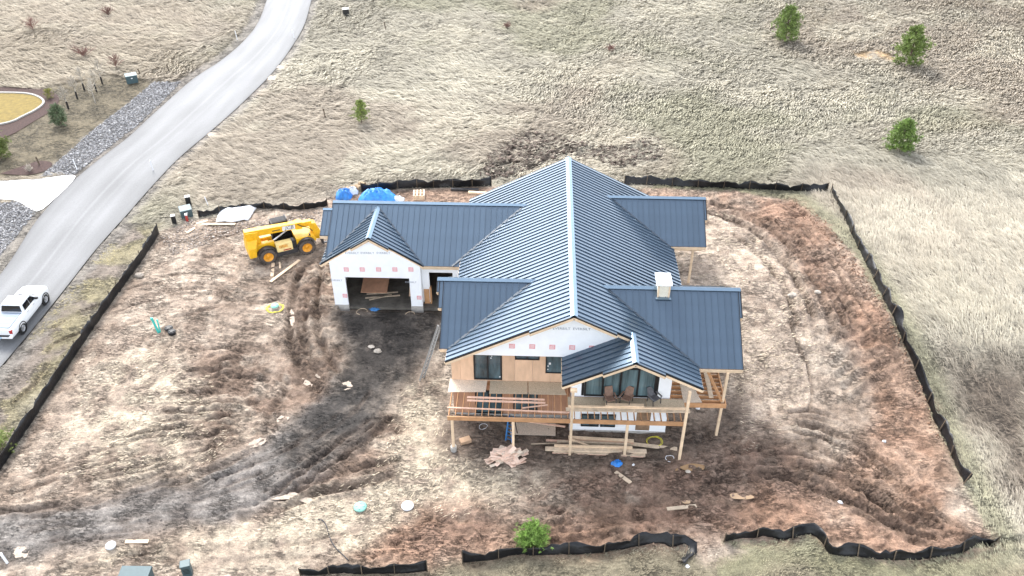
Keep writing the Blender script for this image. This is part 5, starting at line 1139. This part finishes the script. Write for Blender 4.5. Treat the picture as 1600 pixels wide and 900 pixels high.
for s in (-1, 1):
    piece('side_window', 'carglass', cabp, lambda m: quad(m, (1.0, s*.885, 1.26), (1.78, s*.885, 1.26), (1.78, s*.772, 1.7), (1.08, s*.772, 1.68), (0, s, .3)))
    piece('side_window', 'carglass', cabp, lambda m: quad(m, (1.83, s*.885, 1.26), (2.62, s*.885, 1.26), (2.2, s*.772, 1.7), (1.83, s*.772, 1.7), (0, s, .3)))
    piece('mirror', 'black', t, lambda m: m.box(2.42, 2.58, s*1.0-.12, s*1.0+.12, 1.22, 1.4), bevel=.03)
    piece('tail_lamp', 'taillight', t, lambda m: m.box(-1.25, -1.08, s*.84-.1, s*.84+.1, .82, 1.12), bevel=.02)
    for X_ in (0, 3.55): piece('wheel_arch', 'black', t, lambda m: m.lathe([(.5, s*.90), (.5, s*.985), (.43, s*.985)], 'Y', (X_, 0, .44), 24))
    piece('door_handle', 'chrome', t, lambda m: (m.box(1.1, 1.3, s*.97-.015, s*.97+.015, 1.06, 1.1), m.box(1.95, 2.15, s*.97-.015, s*.97+.015, 1.06, 1.1)))
    piece('headlamp', 'chrome', t, lambda m: m.box(4.3, 4.46, s*.66-.12, s*.66+.12, .82, .98), bevel=.02)
piece('rear_window', 'carglass', cabp, lambda m: quad(m, (.805, -.76, 1.28), (.805, .76, 1.28), (.925, .66, 1.72), (.925, -.66, 1.72), (-1, 0, .25)))
piece('windscreen', 'carglass', cabp, lambda m: quad(m, (2.88, -.8, 1.27), (2.88, .8, 1.27), (2.14, .68, 1.77), (2.14, -.68, 1.77), (.5, 0, .8)))
piece('wiper', 'black', t, lambda m: m.beam((2.96, -.8, 1.28), (2.96, .6, 1.28), .04, .03))
piece('rear_bumper', 'carpaint', t, lambda m: m.box(-1.42, -1.2, -.92, .92, .5, .68), bevel=.04); piece('number_plate', 'plate', t, lambda m: m.box(-1.44, -1.421, -.16, .16, .54, .68)); piece('tow_hitch', 'chrome', t, lambda m: (m.box(-1.62, -1.4, -.04, .04, .42, .5), m.cyl((-1.58, 0, .5), (-1.58, 0, .6), .035)))
piece('bumper_step', 'black', t, lambda m: m.box(-1.43, -1.18, -.7, .7, .681, .7)); piece('tailgate_badge', 'black', t, lambda m: m.box(-1.228, -1.215, .25, .5, .95, 1.0))
# ------------------------------------------------------------------ trees and shrubs
def conifer(u, v, h, r, label, seed, col=(.10, .14, .035), open_=.5, group=None, cat='pine tree', name='pine_tree', dens=1., base=.12, flat_=1.):
    p = G(u, v); rg = np.random.default_rng(seed); t = thing(name, label, cat, p-Vector((0, 0, .03)), 0, group)
    mb = MB(); mb.tube([(0, 0, 0), (.03*h/3, .02, h*.4), (0, .03, h*.75), (0, 0, h*.97)], [.045*h/3+.02, .035*h/3+.01, .02, .008], 7)
    tips = []; nb = int(34*dens)
    for k in range(nb):
        f = base+(1-base)*((k+.5)/nb)**.85; a = k*2.4+rg.normal(0, .3); L_ = r*(1-f**1.6)**.75*rg.uniform(.65, 1.12)*(1 if f > .25 else .75)+.12; up = .25+.6*f+rg.normal(0, .1)
        d = np.array([math.cos(a), math.sin(a), up]); d /= np.linalg.norm(d); b0 = np.array([0, 0, f*h*.93])
        mb.tube([tuple(b0), tuple(b0+d*L_*.6), tuple(b0+d*L_+np.array([0, 0, .05]))], [.02, .012, .005], 4)
        for q in np.linspace(.3, 1.05, max(3, int(5*dens*L_/.6))):
            tips.append((b0+d*L_*q+rg.normal(0, .06*L_+.02, 3), d))
            if q > .5: tips.append((b0+d*L_*q+rg.normal(0, .16*L_+.02, 3), d))
    mb.build('trunk', 'bark', t)
    V, C = [], []
    for c, d in tips:
        tone = rg.uniform(.6, 1.5)
        for j in range(13):
            e = d*.5+rg.normal(0, .65, 3); e /= np.linalg.norm(e); l = rg.uniform(.1, .22)*(.7+.12*h); s_ = np.cross(e, rg.normal(0, 1, 3)); s_ = s_/np.linalg.norm(s_)*rg.uniform(.012, .022)*(.6+.18*h)
            o_ = c+rg.normal(0, .04, 3); V += [o_-s_, o_+s_, o_+e*l]; C += [np.array(col)*tone*rg.uniform(.8, 1.25)]*3
    mb = MB(); mb.v = [tuple(q) for q in V]; mb.f = [(i, i+1, i+2) for i in range(0, len(V), 3)]
    mb.build('crown', 'needles', t, fixn=False, colors=np.clip(np.array(C), 0, 1)); return t
conifer(1226, 65, 4.6, 1.9, 'green pine at the top, leftmost of the three on the right', 21, (.165, .225, .06), dens=1.6, base=.04)
conifer(1418, 103, 4.9, 2.0, 'green pine at the right beside the bare sandy patch', 22, (.18, .245, .06), dens=1.6, base=.04)
conifer(1405, 238, 3.5, 1.55, 'bushy green pine nearest the fence corner, lower right of three', 23, (.15, .225, .05), dens=1.7, base=.04)
conifer(565, 193, 2.7, .85, 'slender light green pine alone in the left field', 24, (.21, .27, .06), dens=1.2, base=.15)
conifer(832, 850, 1.35, .95, 'round bright green shrub behind the sagging black fence', 25, (.15, .25, .045), dens=1.8, base=.02, cat='shrub', name='green_shrub')
conifer(95, 195, 2.3, .9, 'small bluish spruce beyond the road below the lawn', 26, (.12, .16, .08), dens=1.5, base=.03, cat='spruce', name='spruce_tree')
conifer(2, 248, 2.6, 1.2, 'dark green conifer cut by the left edge', 27, (.13, .16, .04), dens=1.6, base=.03, cat='conifer', name='conifer_tree')
conifer(78, 153, 1.0, .5, 'small yellow-green shrub at the lawn\'s right end', 28, (.20, .20, .04), dens=.7, base=.02, cat='shrub', name='yellow_shrub')
conifer(4, 700, 1.0, 1.0, 'green weed clump left of the straight black fence', 29, (.20, .25, .06), dens=.9, base=.02, cat='weeds', name='weed_clump')
def bare(u, v, h, r, m, label, seed, n=26, guard_=False, cat='bare shrub', name='bare_shrub', trunk=.25, group=None):
    p = G(u, v); rg = np.random.default_rng(seed); t = thing(name, label, cat, p-Vector((0, 0, .03)), 0, group); mb = MB(); mb.tube([(0, 0, 0), (.02, 0, h*trunk), (0, .02, h*(trunk+.35)), (0, 0, h)], [.05, .04, .025, .01], 6); mb.build('trunk', m, t)
    mb = MB()
    for k in range(n):
        f = trunk+(1-trunk)*rg.random()*.8; a = rg.uniform(0, 6.28); L_ = r*rg.uniform(.5, 1.1)*(1.2-f); d = np.array([math.cos(a), math.sin(a), rg.uniform(.5, 1.6)]); d /= np.linalg.norm(d); b0 = np.array([0, 0, f*h])
        e = b0+d*L_; mb.tube([tuple(b0), tuple(b0+d*L_*.6), tuple(e)], [.022, .016, .009], 4)
        for j in range(4): s0 = b0+d*L_*rg.uniform(.35, 1); mb.tube([tuple(s0), tuple(s0+(d+rg.normal(0, .6, 3))*L_*.35)], [.014, .008], 3)
    mb.build('crown', m, t)
    if guard_: piece('trunk_guard', 'black', t, lambda q: q.lathe([(.09, 0), (.09, .85), (.07, .85), (.07, 0)], n=10))
sg = 'bare saplings beyond the road'
for k, (u, v, l) in enumerate(((107, 170, 'sapling with black guard, lowest of the bare group'), (121, 154, 'bare sapling with black guard, left middle of the group'), (132, 141, 'bare sapling with black guard, upper left of the group'), (151, 143, 'bare sapling with black guard, right middle of the group'), (149, 161, 'bare sapling without guard, lower right of the group'), (160, 131, 'bare sapling with black guard, upper right of the group'))): bare(u, v, 2.9, .9, 'palebark', l, 40+k, 40, k != 4, 'sapling', 'bare_sapling', .35, sg)
for k, (u, v, h, r, l) in enumerate(((52, 48, 1.5, 1.3, 'reddish bare shrub in the upper left corner field'), (182, 107, 1.7, 1.1, 'reddish bare shrub above the far utility box'), (131, 90, .8, 1.5, 'low dark bare shrub in the upper left field'), (170, 24, 1.1, 1., 'small bare shrub near the top left'), (955, 82, .9, .9, 'low bare shrub in the field above the roof'), (793, 46, .9, .8, 'low bare shrub at the top centre'))): bare(u, v, h, r, 'twig', l, 60+k, 46, False, 'shrub', 'bare_shrub', .05)
for k, (u, v, l) in enumerate(((47, 268, 'pale dry grass clump on the mulch island'),)): bare(u, v, .7, .5, 'palebark', l, 80+k, 50, False, 'grass clump', 'grass_clump', .02)
